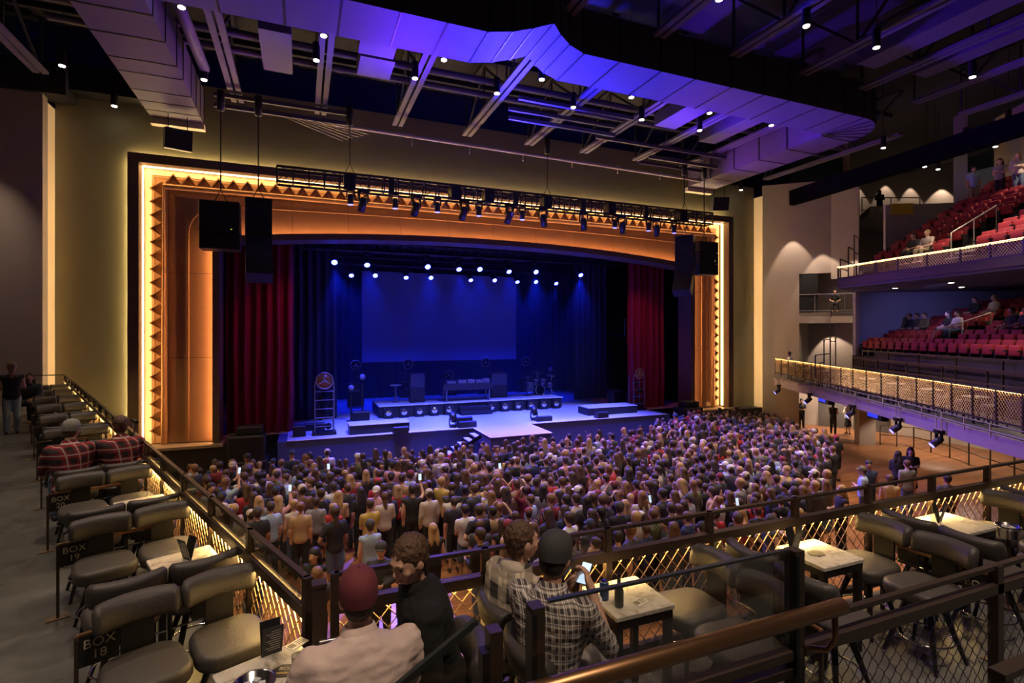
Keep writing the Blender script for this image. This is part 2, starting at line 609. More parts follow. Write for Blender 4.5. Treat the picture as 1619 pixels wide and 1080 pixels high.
frame = struct('trim_4', MB().box((XL + 0.175, 23.62, 6.84), (0.35, 0.8, 10.66)).box((XR - 0.175, 23.62, 6.84), (0.35, 0.8, 10.66)).box((AX, 23.62, 12.34), (29.2, 0.8, 0.34)), FRAMEB,
               'brown outer frame round the stage opening')
cv = MB()
for sx, x in ((1, XL + 0.35), (-1, XR - 0.35)):
    cv.box((x + sx * 0.13, 24.0, 6.7), (0.26, 0.06, 10.4))
cv.box((AX, 24.0, 12.035), (28.5, 0.06, 0.26))
cv.build('cove', COVEM, frame)
cb = MB()
for sx, x in ((1, XL + 0.61), (-1, XR - 0.61)):
    cb.box((x + sx * 0.26, 23.985, 6.43), (0.52, 0.06, 9.86))
cb.box((AX, 23.985, 11.635), (27.98, 0.06, 0.54))
cb.build('tooth_backing', mat('tooth_backing_copper', (0.5, 0.3, 0.15), 0.6), frame)
# LED strips of the cove: inside the frame lip and behind the frame
MB().box((XL + 0.365, 23.74, 6.85), (0.02, 0.12, 10.6)).box((XR - 0.365, 23.74, 6.85), (0.02, 0.12, 10.6)).box((AX, 23.74, 12.155), (28.4, 0.12, 0.02)).build('led_strip', LEDI, frame, label='glowing warm light strip')
MB().box((XL - 0.02, 23.955, 7.0), (0.03, 0.04, 10.9)).box((XR + 0.02, 23.955, 7.0), (0.03, 0.04, 10.9)).box((AX, 23.955, 12.53), (29.2, 0.04, 0.03)).build('halo_strip', LEDY, frame, label='light strip behind the frame')
# folded zig-zag teeth
P = 0.52
tb = MB()
T = 0.03
pl = [(-P / 2, 0), (0, 0.4), (P / 2, 0), (P / 2, -1.6 * T), (0, 0.4 - 2.4 * T), (-P / 2, -1.6 * T)]
tb.prism(pl[::-1], 0, 0.18, axis='y')
tb.add([(-P / 2, 0.19, 0), (P / 2, 0.19, 0), (0, 0.13, 0.26), (0, 0.19, 0.3), (0, 0.1, 0.0)], [(0, 4, 2), (4, 1, 2), (0, 2, 3), (1, 3, 2)])
tooth = tb.mesh('trim_tooth', COPPERL)
n_side = 19
for k in range(n_side):
    z = 1.75 + P * (k + 0.5)
    for x, ry in ((XL + 0.94, -PI / 2), (XR - 0.94, PI / 2)):
        o = place('trim_tooth', tooth, frame, (x, 23.78, z))
        o.rotation_euler = (0, ry, 0)
n_top = int((XR - XL - 1.75) / P)
for k in range(n_top):
    place('trim_tooth', tooth, frame, (AX + (k - (n_top - 1) / 2) * P, 23.78, 11.62))
# round moulding
r_ = 0.11
z_ = 11.46
MB().tube([(XL + 1.05, 23.72, 1.5), (XL + 1.05, 23.72, z_), (XR - 1.05, 23.72, z_), (XR - 1.05, 23.72, 1.5)], r_, 12).build('round_moulding', COPPERL, frame)
MB().tube([(XL + 0.62, 23.9, 1.5), (XL + 0.62, 23.9, 11.9), (XR - 0.62, 23.9, 11.9), (XR - 0.62, 23.9, 1.5)], 0.014, 4).build('thin_bead', FRAMEB, frame)
# copper panels: sides in three tall sheets each, top in strips that follow the arch
def concave(t):
    return 23.95 - 0.42 * (1 - (2 * t - 1) ** 2) * 0.25 - 0.35 * t * t


for sx, x0 in ((1, XL + 1.15), (-1, XR - 1.15)):
    for j in range(3):
        za, zb = 1.5 + j * 3.32, 1.5 + (j + 1) * 3.32 - 0.012
        vs, fs = [], []
        for i in range(9):
            t = i / 8
            vs += [(x0 + sx * 1.64 * t, concave(t), za), (x0 + sx * 1.64 * t, concave(t), zb if j < 2 else 11.40 - 1.83 * t)]
        for i in range(8):
            fs.append((2 * i, 2 * i + 2, 2 * i + 3, 2 * i + 1) if sx > 0 else (2 * i, 2 * i + 1, 2 * i + 3, 2 * i + 2))
        MB().add(vs, fs, 0, True).build('copper_panel', COPPER, frame)
xa, xb = XL + 1.15, XR - 1.15
NS = 12
for j in range(NS):
    x0, x1 = xa + (xb - xa) * j / NS, xa + (xb - xa) * (j + 1) / NS - 0.01
    vs, fs = [], []
    NX = 5
    for i in range(9):
        t = i / 8
        for x in [x0 + (x1 - x0) * q / NX for q in range(NX + 1)]:
            xc = max(-3.0, min(20.2, x))
            zb = arch(xc)
            tm = t * min(1.0, max(0.002, (x - xa) / 1.64), max(0.002, (xb - x) / 1.64))
            vs.append((x, concave(tm) - 0.004, 11.40 + (zb - 11.40) * tm))
    for i in range(8):
        for q in range(NX):
            a = i * (NX + 1) + q
            fs.append((a, a + NX + 1, a + NX + 2, a + 1))
    MB().add(vs, fs, 0, True).build('copper_panel', COPPER, frame)
# bead line: up the sides, round the corner, along the top
bead = [(-4.13, 23.74, 1.5), (-4.13, 23.74, 9.7)]
for i in range(1, 7):
    a = PI - PI / 2 * i / 6
    bead.append((-2.93 + 1.2 * math.cos(a), 23.72, 9.7 + 1.15 * math.sin(a)))
for i in range(1, 24):
    x = -2.93 + (20.13 + 2.93) * i / 24
    bead.append((AX * 2 - 8.6 + (x - 8.6), 23.70, 10.85 + 0.18 * (1 - ((x - 8.6) / 11.5) ** 2)))
for i in range(0, 7):
    a = PI / 2 - PI / 2 * i / 6
    bead.append((20.13 + 1.2 * math.cos(a), 23.72, 9.7 + 1.15 * math.sin(a)))
bead.append((21.33, 23.74, 1.5))
MB().tube(bead, 0.022, 5).build('bead_line', COPPERL, frame)
# lip round the opening with its LED strip behind
lip = MB()
N = 40
for i in range(N):
    x0, x1 = -3.0 + 23.2 * i / N, -3.0 + 23.2 * (i + 1) / N
    za, zb = arch(x0), arch(x1)
    ya, yb = 23.28, 24.4
    lip.add([(x0, ya, za - 0.2), (x1, ya, zb - 0.2), (x1, ya, zb + 0.06), (x0, ya, za + 0.06), (x0, yb, za - 0.2), (x1, yb, zb - 0.2), (x1, ya + 0.05, zb + 0.06), (x0, ya + 0.05, za + 0.06),
             (x0, ya + 0.05, za), (x1, ya + 0.05, zb), (x1, 23.6, zb), (x0, 23.6, za)],
            [(0, 1, 2, 3), (1, 0, 4, 5), (3, 2, 6, 7), (7, 6, 9, 8), (8, 9, 10, 11)])
for sx, x in ((1, -3.22), (-1, 20.42)):
    lip.box((x + sx * 0.11, 23.85, 5.6), (0.2, 1.12, 8.2))
    lip.box((x - sx * 0.01, 23.31, 5.6), (0.05, 0.05, 8.2))
lip.build('opening_lip', FRAMEB, frame)
led = MB()
for i in range(N):
    x0, x1 = -3.0 + 23.2 * i / N, -3.0 + 23.2 * (i + 1) / N
    led.add([(x0, 23.36, arch(x0) + 0.015), (x1, 23.36, arch(x1) + 0.015), (x1, 23.42, arch(x1) + 0.02), (x0, 23.42, arch(x0) + 0.02)], [(0, 1, 2, 3)])
led.box((-3.235, 23.42, 5.6), (0.012, 0.06, 8.0)).box((20.435, 23.42, 5.6), (0.012, 0.06, 8.0))
led.build('orange_led_strip', LEDO, frame, label='orange light strip along the opening')
# base ledges of the side panels
struct('trim_5', MB().box((-4.4, 23.55, 1.42), (3.1, 1.2, 0.1)).box((21.6, 23.55, 1.42), (3.1, 1.2, 0.1)), mat('ledge_cap', (0.3, 0.25, 0.18), 0.6))
struct('wall_front', MB().box((-4.9, 23.6, 0.68), (6.6, 1.0, 1.38)).box((22.0, 23.6, 0.68), (6.6, 1.0, 1.38)), BLACK)

# ---- roof trusses: double bottom chord, posts and diagonals
def roof_truss(x, y0, y1, which):
    t = thing('roof_truss', 'grey steel roof truss with a slotted bottom chord, ' + which, 'truss', (x, y0, 14.67), kind='structure', group='roof trusses')
    L = y1 - y0
    for s_ in (-1, 1):
        MB().box((s_ * 0.13, L / 2, 0.05), (0.18, L, 0.1)).build('bottom_chord', TRUSSM, t)
    MB().box((0, L / 2, 2.0), (0.3, L, 0.12)).build('top_chord', CEILM, t)
    n = max(2, int(L / 1.9))
    wb = MB()
    for i in range(n):
        a, b = L * i / n, L * (i + 1) / n
        wb.bar((0, a, 0.1), (0, b, 1.95), 0.07, 0.07) if i % 2 else wb.bar((0, a, 1.95), (0, b, 0.1), 0.07, 0.07)
        wb.bar((0, b, 0.1), (0, b, 1.95), 0.06, 0.06)
    wb.build('web', CEILM, t)
    return t


TX = [-8.3, -5.3, -2.3, 0.7, 3.8, 6.9, 9.95, 12.9, 16.0, 19.0, 22.0, 25.0]
for i, x in enumerate(TX):
    roof_truss(x, 15.2, 22.6, 'the %s of the bays over the stage front' % nth(i + 1))
    roof_truss(x, 1.5, 12.9, 'the %s of the bays over the audience' % nth(i + 1))
for j, y in enumerate((5.5, 9.2, 16.6, 19.0, 21.2)):
    MB().box((8.5, y, 16.3), (36, 0.16, 0.2)).build('roof_purlin', CEILM, kind='structure', label='dark purlin crossing the %s bay of roof trusses' % nth(j + 1))

# ---- supply duct: two legs toward the stage and a crossing leg with a kink in the middle
DZ0, DZ1 = 13.8, 15.1
duct = thing('air_duct', 'large rectangular supply duct with blue lit underside hung under the roof', 'duct', (8.5, 13.1, DZ0), kind='structure')


def duct_piece(name, quad, side=None, z0=DZ0, z1=DZ1):
    """one sheet-metal section: quad = 4 plan points; dark outer side; flange rib at its end"""
    o = Vector((8.5, 13.1))
    q = [(Vector(p) - o) for p in quad]
    a, b = z0 - DZ0, z1 - DZ0
    vs = [(p.x, p.y, a) for p in q] + [(p.x, p.y, b) for p in q]
    mb = MB()
    mb.add(vs, [(3, 2, 1, 0), (4, 5, 6, 7)], 0)
    for i in range(4):
        mb.add(vs, [(i, (i + 1) % 4, 4 + (i + 1) % 4, 4 + i)], 1 if i == side else 0)
    mb.build(name, [DUCT, DUCTDARK], duct)
    f = MB()
    p, r = q[1], q[2]
    f.bar((p.x, p.y, a - 0.006), (r.x, r.y, a - 0.006), 0.045, 0.02)
    f.bar((p.x, p.y, a), (p.x, p.y, b), 0.04, 0.04)
    f.bar((r.x, r.y, a), (r.x, r.y, b), 0.04, 0.04)
    f.build('duct_flange', BLACKM, duct)


def near_edge(x):
    d = abs(x - 6.05)
    return 13.1 - 1.0 * max(0, 1 - d / 1.5) ** 1.6


xs = [-3.4, -1.9, -0.4, 0.9, 2.3, 3.5, 4.6, 5.2, 5.65, 6.05, 6.45, 6.9, 7.5, 8.7, 10.2, 11.5, 13.0, 14.4, 15.6, 17.0, 18.4, 19.4]
for a, b in zip(xs, xs[1:]):
    w1 = 1.7
    duct_piece('duct_section', [(a, near_edge(a)), (b, near_edge(b)), (b, near_edge(b) + w1), (a, near_edge(a) + w1)], 0)
ys = [12.2, 13.9, 15.6, 16.9, 18.3, 19.2, 20.5, 21.4, 22.2, 23.0]
for a, b in zip(ys, ys[1:]):
    duct_piece('duct_section', [(-5.2, a), (-5.2, b), (-3.5, b), (-3.5, a)], 3)
# rounded right end, then the leg back to the stage
cx0, cy0, ro = 19.5, 14.95, 1.85
prev = None
for i in range(7):
    a = -PI / 2 + PI / 2 * i / 6
    po = (cx0 + ro * math.cos(a), cy0 + ro * math.sin(a))
    pi_ = (cx0 + 0.12 * math.cos(a), cy0 + 0.12 * math.sin(a))
    if prev:
        duct_piece('duct_section', [prev[0], po, pi_, prev[1]], 0)
    prev = (po, pi_)
for a, b in zip([14.95, 16.6, 18.1, 19.6, 21.2, 22.9], [16.6, 18.1, 19.6, 21.2, 22.9]):
    duct_piece('duct_section', [(21.35, a), (21.35, b), (19.62, b), (19.62, a)], 0)
for x in (-4.35, 20.5):
    MB().box((x - 8.5, 9.95, -0.12), (1.75, 0.3, 0.22)).build('duct_end_grille', mat('duct_end', (0.62, 0.55, 0.4), 0.6), duct)
# round branch pipe beside the left leg, small square ducts and panels between the trusses
MB().tube([(-3.05, 15.2, 14.5), (-3.0, 17.0, 14.45), (-2.95, 19.5, 14.4)], 0.16, 10).build('round_duct', DUCT, label='round blue duct beside the square duct leg', cat='duct', kind='structure')
k = 0
for (x, y, sx, sy) in ((-0.75, 18.2, 0.9, 2.6), (2.2, 16.6, 1.1, 1.2), (2.3, 18.0, 1.1, 1.3), (14.6, 17.3, 1.1, 2.4), (12.0, 15.8, 1.0, 1.0), (17.6, 17.5, 0.9, 3.5), (11.3, 8.2, 0.9, 3.0), (17.5, 9.0, 0.9, 5.5), (19.9, 8.5, 0.7, 6.0), (14.3, 7.0, 0.7, 3.0)):
    k += 1
    MB().box((x, y, 14.95), (sx, sy, 0.5)).build('branch_duct', DUCT, label='short square branch duct hung in the roof, %s of its kind' % nth(k), cat='duct', group='branch ducts', kind='structure')
for j, (y, z, r) in enumerate(((18.6, 15.3, 0.12), (19.5, 15.2, 0.12), (8.6, 15.6, 0.09))):
    MB().cyl((-7, y, z), (26, y, z), r, n=8).build('service_pipe', TRUSSM, label='long service pipe crossing the roof bays, %s of three' % nth(j + 1), cat='pipe', kind='structure')
pp = thing('rigging_pipe', 'long pale rigging pipe with hooks above the stage wall', 'pipe', (10.8, 22.0, 14.0), kind='structure')
MB().cyl((-10.3, 0, 0.15), (10.6, 0, -0.12), 0.085, n=8).build('pipe_tube', mat('pale_pipe', (0.45, 0.4, 0.3), 0.5), pp)
for i in range(8):
    x = -9.0 + i * 2.55
    MB().bar((x, 0, 0.1), (x - 0.05, -0.02, -0.32), 0.04, 0.06).build('hook', mat('pale_pipe', (0.45, 0.4, 0.3)), pp)
# catwalk rails over the stage front, left and right
cw = thing('catwalk', 'steel catwalk with rails under the roof at the stage front', 'catwalk', (8, 20.6, 14.2), kind='structure')
for (x0, x1, y, z) in ((-11, -6.2, 1.2, 0.35), (-11, -6.2, 1.2, -0.05), (-0.6, 4.2, -1.9, 0.25), (-0.6, 4.2, -1.9, -0.1), (-0.6, 4.4, -2.9, 0.25), (4.2, 14.0, -0.4, 0.35), (7.5, 13.5, 1.0, 0.05), (7.5, 13.5, 0.2, 0.05)):
    MB().bar((x0, y, z), (x1, y, z), 0.12, 0.14).build('catwalk_rail', TRUSSM, cw)
for i in range(6):
    MB().bar((-9 + i * 0.25, 1.2, 0.0), (-6.5 + i * 0.2, 1.2, -0.75 + i * 0.08), 0.03, 0.03).build('cable_run', mat('pale_pipe', (0.45, 0.4, 0.3)), cw)

# ---- pendant downlights
dl0 = thing('downlight', 'black cylinder downlight', 'light', (0, 0, 14.2), group='ceiling downlights')
MB().cyl((0, 0, 0.02), (0, 0, 0.55), 0.11, n=12).build('housing', BLACKM, dl0)
MB().cyl((0, 0, 0.0), (0, 0, 0.02), 0.085, n=12).build('lens', LENS, dl0)
MB().cyl((0, 0, 0.55), (0, 0, 3.16), 0.012, n=5).build('stem', BLACKM, dl0)
DL = [('row over the stage apron', 17.2, 14.2, (0.41, 3.47, 6.36, 9.4, 12.46, 15.35)),
      ('row behind the crossing duct', 15.7, 14.2, (-2.89, 0.57, 4.06, 7.39, 10.93, 14.49, 17.67, 21.23, 24.57)),
      ('row over the audience', 10.25, 14.2, (9.77, 12.84, 15.73, 20.48)),
      ('row at the duct ends', 19.45, 14.0, (-2.95, 20.75)), ('row along the stage wall', 23.2, 14.1, (-6.39, 23.75)), ('pair over the tall wall', 19.0, 14.2, (-7.02, -8.4)),
      ('near row over the upper balcony', 15.6, 14.2, (27.6, 28.1)), ('deep row over the upper balcony', 16.7, 14.2, (29.3, 30.4)), ('outer row over the upper balcony', 13.7, 14.2, (26.9, 29.1)), ('last row over the upper balcony', 12.0, 14.2, (26.4, 28.0))]
first = True
for row, y, z, xs_ in DL:
    for i, x in enumerate(xs_):
        yy = {-8.4: 17.0, -7.02: 20.55}.get(x, y) if 'pair' in row else y
        lab = 'black pendant downlight, %s along the %s' % (nth(i + 1), row)
        if first:
            dl0.location = (x, yy, z)
            dl0['label'] = lab
            first = False
        else:
            dup(dl0, (x, yy, z), label=lab)

# ---- dark baffle beam over the balcony side
MB().bar((23.5, 19.6, 12.75), (22.9, 9.8, 12.95), 0.35, 0.75).bar((22.9, 9.8, 12.95), (22.4, 1.0, 13.2), 0.35, 1.2).build('baffle_beam', mat('baffle_black', (0.004, 0.004, 0.005), 0.95, spec=0.03), kind='structure', label='long black baffle beam sloping above the upper balcony')
struct('ceiling', MB().box((43, 16, 18.6), (12, 26, 0.2)), CEILM)

# ================================================================== SIDE WALL AND BALCONIES BESIDE THE FLOOR
A0, A1 = Vector((25.6, 23.35)), Vector((28.3, 21.0))
AM = A0.lerp(A1, 0.5415)
B1 = Vector((28.9, 19.8))


def wall_seg(mb, p, q, z0, z1, th=0.3):
    d = (q - p).normalized()
    nn = Vector((-d.y, d.x)) if (Vector((-d.y, d.x)).dot(p) > 0) else Vector((d.y, -d.x))
    pts = [p, q, q + nn * th, p + nn * th]
    a = sum(pts[i].x * pts[(i + 1) % 4].y - pts[(i + 1) % 4].x * pts[i].y for i in range(4))
    if a < 0:
        pts = pts[::-1]
    mb.prism([tuple(x) for x in pts], z0, z1)


w = MB()
wall_seg(w, A0, AM, 0, 14.6)
wall_seg(w, AM, A1, 9.25, 14.6)
wall_seg(w, A1, B1, 8.9, 14.6)
wall_seg(w, AM, A1, 6.35, 6.95)
wall_seg(w, A1, B1, 6.35, 6.95)
wall_seg(w, AM, AM + Vector((1.6, 0.6)), 2.9, 9.3, 0.2)
struct('wall_right', w, WALLB)
w = MB()
wall_seg(w, AM + Vector((1.4, 0.6)), B1 + Vector((2.2, 0.4)), 6.9, 9.4)
wall_seg(w, AM + Vector((1.4, 0.6)), B1 + Vector((2.2, 0.4)), 2.9, 6.4)
struct('wall_right', w, WALLB)
struct('door_1', MB().prism([tuple(AM + Vector((0.02, -0.02))), tuple(AM + Vector((0.75, -0.62))), tuple(AM + Vector((0.9, -0.4))), tuple(AM + Vector((0.2, 0.2)))], 6.96, 9.2), BLACK)
struct('floor', MB().prism([tuple(AM), tuple(A1), tuple(B1), (31, 20.2), (29.2, 23.0)], 6.75, 6.97), WALLB)
# platform rail
pr = thing('platform_rail', 'thin pipe railing on the upper platform beside the dark doorway', 'railing', (*AM, 6.97))
o2 = Vector(AM)
for (p, q) in ((AM, A1), (A1, B1)):
    p, q = p - o2, q - o2
    MB().cyl((p.x, p.y, 1.05), (q.x, q.y, 1.05), 0.025, n=6).build('top_rail', STEEL, pr)
    MB().cyl((p.x, p.y, 0.1), (q.x, q.y, 0.1), 0.02, n=6).build('bottom_rail', STEEL, pr)
    MB().cyl((q.x, q.y, -0.3), (q.x, q.y, 1.05), 0.03, n=6).build('post', BRONZE, pr)
    m_ = (p + q) / 2
    MB().cyl((m_.x, m_.y, 0.0), (m_.x, m_.y, 1.05), 0.02, n=6).build('post', STEEL, pr)

# lower balcony: slab, fascia
LB = [Vector((24.85, 21.8)), Vector((20.95, 15.1)), Vector((18.2, 10.6)), Vector((15.8, 6.9)), Vector((13.55, 3.36))]
struct('floor', MB().prism([tuple(p) for p in LB[::-1]] + [(26.2, 23.2), (31.5, 22), (36, 10), (36, -4), (13.6, -4)][:5], BZ - 0.3, BZ), M('polished_concrete'))
fz = MB()
for p, q in zip(LB, LB[1:]):
    d = (q - p).normalized()
    nn = Vector((d.y, -d.x))
    nn = nn if nn.x > 0 else -nn
    p2, q2 = p + nn * 0.12, q + nn * 0.12
    fz.bar((p2.x, p2.y, 3.02), (q2.x, q2.y, 3.02), 0.3, 0.42)
struct('trim_6', fz, FASCIA, 'violet lit fascia under the lower balcony')
# upper balcony slab
UB = [Vector((21.6, 15.7)), Vector((20.95, 12.85)), Vector((20.5, 10.6)), Vector((19.95, 8.7)), Vector((18.6, 4.6))]
struct('floor', MB().prism([tuple(p) for p in UB[::-1]] + [(24.6, 17.1), (33.5, 12.6), (36, 4.6)][:3], 7.72, 7.95), mat('balcony_soffit', (0.16, 0.14, 0.16), 0.8))
# end walls of the seating blocks, back walls
D_ = Vector((0.515, 0.857))
E_ = Vector((0.857, -0.515))
Q = Vector((24.5, 17.0))
w = MB()
wall_seg(w, Q, Q + E_ * 6.6, 3.3, 7.72, 0.15)
struct('wall_side', w, WALLBLUE)
w = MB()
wall_seg(w, Q - E_ * 0.02 - D_ * 0.16, Q + E_ * 0.14 - D_ * 0.16, 3.3, 7.72, 0.12)
struct('trim_7', w, WALLB, 'pale end edge of the slate coloured wall')
w = MB()
wall_seg(w, Q + E_ * 6.6, Q + E_ * 6.6 - D_ * 16, 3.3, 7.72, 0.15)
struct('wall_rear', w, mat('grey_blue_wall', (0.2, 0.2, 0.25), 0.8))
w = MB()
wall_seg(w, Q + E_ * 1.36, Q + E_ * 4.6, 7.95, 11.85, 0.2)
struct('wall_side', w, WALLB)
w = MB()
wall_seg(w, Q + E_ * 6.9 + D_ * 1.5, Q + E_ * 6.9 - D_ * 16, 7.95, 16.2, 0.15)
struct('wall_rear', w, WALLB)
# deep concourse wall with the lamp scallops, and its floor
C0, C1 = Vector((35.6, 25.6)), Vector((43.0, 22.6))
w = MB()
wall_seg(w, C0, C1, 10.5, 18.5, 0.3)
wall_seg(w, Vector((30.2, 21.6)), Vector((35.6, 25.6)), 10.5, 18.5, 0.3)
struct('wall_concourse', w, WALLB)
struct('floor', MB().prism([(31.5, 20.9), (36.6, 18.4), (42, 20.5), (42.6, 22.6), (36, 25.5)], 12.95, 13.35), WALLB)
w = MB()
wall_seg(w, Vector((36.9, 18.6)), Vector((37.3, 18.35)), 9, 14.2, 0.3)
struct('wall_concourse', w, WALLB)
struct('pillar', MB().box((29.2, 15.1, 12.6), (0.5, 0.5, 7), 0.5), mat('violet_pillar', (0.25, 0.22, 0.26), 0.7), 'violet lit pillar at the back of the upper balcony')
# under the lower balcony: wall, column, doors
w = MB()
for p, q in (((25.9, 25.2), (28.6, 25.0)), ((28.6, 25.0), (30.0, 23.0)), ((30.0, 23.0), (31.6, 19.6)), ((31.6, 19.6), (31.2, 8)), ((31.2, 8), (24, 0))):
    wall_seg(w, Vector(p), Vector(q), 0, 2.95, 0.3)
struct('wall_under', w, WALLB)
struct('pillar', MB().box((27.1, 18.25, 1.48), (0.75, 0.6, 2.96), -0.6), WALLB, 'square plastered column under the lower balcony')
for i, (p, rz) in enumerate((((30.25, 22.25, 1.08), 1.14), ((31.05, 20.6, 1.08), 1.14))):
    d = MB().box(p, (1.7, 0.08, 2.16), -rz)
    o = d.build('door_%d' % (i + 2), mat('grey_door', (0.1, 0.09, 0.085), 0.5), kind='structure')

# ================================================================== RAILINGS
def wire_panel(L, H, pitch, r, slope=1.15, wavy=0.0):
    """diamond mesh in local x (0..L), z (0..H)"""
    mb = MB()
    k = -H / slope
    while k < L:
        for sgn in (1, -1):
            x0, x1 = k, k + H / slope
            za, zb = (0, H) if sgn > 0 else (H, 0)
            ta = max(0.0, (0 - x0) / (x1 - x0))
            tb = min(1.0, (L - x0) / (x1 - x0))
            if tb - ta > 0.02:
                pa = Vector((x0 + (x1 - x0) * ta, 0, za + (zb - za) * ta))
                pb = Vector((x0 + (x1 - x0) * tb, 0, za + (zb - za) * tb))
                if wavy:
                    n = max(2, int((pb - pa).length / 0.011))
                    side = Vector((pb.z - pa.z, 0, pa.x - pb.x)).normalized()
                    mb.tube([pa.lerp(pb, i / n) + side * wavy * (1 if i % 4 in (1, 2) else -1) for i in range(n + 1)], r, 4)
                else:
                    mb.cyl(pa, pb, r, n=4, caps=False)
        k += pitch
    return mb


_panel_cache = {}


def panel_mesh(L, H, pitch, r, m, wavy=0.0):
    key = (round(L, 3), round(H, 3), pitch, r, m.name)
    if key not in _panel_cache:
        _panel_cache[key] = wire_panel(L, H, pitch, r, wavy=wavy).mesh('mesh_panel', m)
    return _panel_cache[key]


def rail_run(name, label, p0, p1, z, n, top=1.07, mid=0.9, low=0.14, pitch=0.105, wire=0.0042, wm=GOLDWIRE, glass=(), led=True, post=(0.05, 0.05), capm=BRONZE, midh=0.07, wavy=0.0, posts=True, ledm=None):
    p0, p1 = Vector(p0), Vector(p1)
    d = p1 - p0
    L = d.length
    t = thing(name, label, 'railing', (p0.x, p0.y, z), math.atan2(d.y, d.x))
    if top:
        MB().box((L / 2, 0, top - 0.012), (L, 0.036, 0.024)).build('top_rail', capm, t)
    MB().box((L / 2, 0, mid - midh / 2), (L, 0.06, midh)).build('mid_rail', capm, t)
    MB().box((L / 2, 0, low), (L, 0.05, 0.05)).build('bottom_rail', capm, t)
    b = L / n
    H = mid - midh - low - 0.03
    for i in range(n + 1 if posts else 0):
        MB().box((i * b, 0.0, (top or mid) / 2), (post[0], post[1], (top or mid))).build('post', capm, t)
    for i in range(n):
        o = place('mesh_panel', panel_mesh(b - 0.05, H, pitch, wire, wm, wavy), t, (i * b + 0.025, 0, low + 0.025))
        if i in glass and top:
            MB().box((i * b + b / 2, 0, (mid + top) / 2 - 0.01), (b - 0.06, 0.008, top - mid - 0.02)).build('glass_pane', GLASS, t)
    if led:
        MB().box((L / 2, -0.004, mid - midh - 0.002), (L, 0.02, 0.004)).build('led_strip', ledm or LEDR, t, label='glowing amber light strip')
    return t


rail_l = rail_run('box_railing', 'bronze railing with gold diamond mesh along the side wing of boxes', RS, RS + RD * 20.6, BZ, 20, glass=range(0, 20))
rail_f = rail_run('box_railing', 'bronze railing with gold diamond mesh before the front row of boxes', (13.45, 3.28), (0.18, 3.28), BZ, 14, glass=(13, 12))
# small end return of the wing railing at the wall
MB().box((0, 0, 1.05), (1.9, 0.04, 0.03)).box((-0.9, 0, 0.5), (0.04, 0.04, 1.0)).box((0, 0, 0.6), (1.9, 0.03, 0.03)).build('end_railing', BRONZE, None, (-8.55, 22.35, BZ), 0.05, label='short dark end railing by the tall wall', cat='railing')

# near guard of the raised tier: glass bay with round handrail, then a mesh bay
TZ = BZ + 0.8
g = thing('tier_guard', 'bronze guard with a glass bay and round bronze handrail', 'railing', (0.47, 1.03, TZ))
for x, w_ in ((0.0, 0.03), (0.775, 0.034)):
    MB().box((x, 0, 0.55), (w_, 0.035, 1.12)).build('post', BRONZE, g)
    MB().box((x - 0.012, -0.004, 0.6), (0.012, 0.036, 1.0)).build('clamp_channel', BLACKM, g)
MB().box((0.39, 0, 0.96), (0.72, 0.010, 0.30)).build('glass_pane', GLASS, g)
MB().box((0.39, 0, 1.112), (0.72, 0.012, 0.006)).build('pane_edge', mat('pane_edge_dark', (0.03, 0.035, 0.035), 0.3), g)
MB().box((0.39, 0, 0.83), (0.74, 0.028, 0.024)).build('mid_rail', BRONZE, g)
MB().box((0.39, 0, 0.785), (0.74, 0.028, 0.022)).build('mid_rail', BRONZE, g)
place('mesh_panel', panel_mesh(0.73, 0.62, 0.052, 0.0012, DARKWIRE, 0.0016), g, (0.025, 0, 0.13))
h = MB()
h.tube([(-0.6, -0.075, 0.975), (0.2, -0.075, 0.975), (0.86, -0.075, 0.975)], 0.021, 14)
h.build('handrail', BRASS, g, label='round bronze handrail')
MB().tube([(0.83, -0.075, 0.955), (0.84, -0.07, 0.89), (0.835, -0.05, 0.85), (0.79, -0.02, 0.85)], 0.008, 8).build('handrail_bracket', BRASS, g)
g2 = thing('tier_guard', 'dark bronze guard with crimped wire mesh bays', 'railing', (1.27, 1.03, TZ))
MB().box((1.2, 0, 0.905), (2.4, 0.018, 0.014)).build('top_rail', BRONZE, g2)
MB().box((1.2, 0, 0.835), (2.4, 0.03, 0.032)).build('mid_rail', BRONZE, g2)
MB().box((1.2, 0, 0.1), (2.4, 0.045, 0.04)).build('bottom_rail', BRONZE, g2)
for x in (0.92, 1.9):
    MB().box((x, 0, 0.455), (0.032, 0.03, 0.91)).build('post', BRONZE, g2)
for x, L in ((0.0, 0.89), (0.95, 0.9)):
    place('mesh_panel', panel_mesh(L, 0.7, 0.052, 0.0012, DARKWIRE, 0.0016), g2, (x, 0, 0.12))
g3 = thing('tier_guard', 'bare bronze corner post with a short cross bar near the mesh guard', 'railing', (1.56, 0.72, TZ))
MB().box((0, 0, 0.44), (0.028, 0.03, 0.88)).build('post', BRONZE, g3)
MB().box((0.35, 0, 0.885), (0.75, 0.034, 0.016)).build('top_rail', BRONZE, g3)
g4 = thing('stair_guard', 'sloping glass stair guard with black top edge beside the raised tier', 'railing', (0.37, 1.02, TZ))
MB().box((0, 0, 0.535), (0.028, 0.034, 1.1)).build('post', BRONZE, g4)
MB().box((-0.024, -0.008, 0.52), (0.016, 0.03, 1.06)).build('clamp_channel', BLACKM, g4)
MB().prism([(-0.05, 1.10), (-0.05, 0.55), (-0.9, 0.02), (-0.9, 0.6)][::-1], -0.015, -0.005, axis='y').build('glass_pane', GLASS, g4)
MB().bar((-0.04, -0.01, 1.115), (-0.9, -0.01, 0.61), 0.012, 0.012).build('pane_edge', M('pane_edge_dark'), g4)
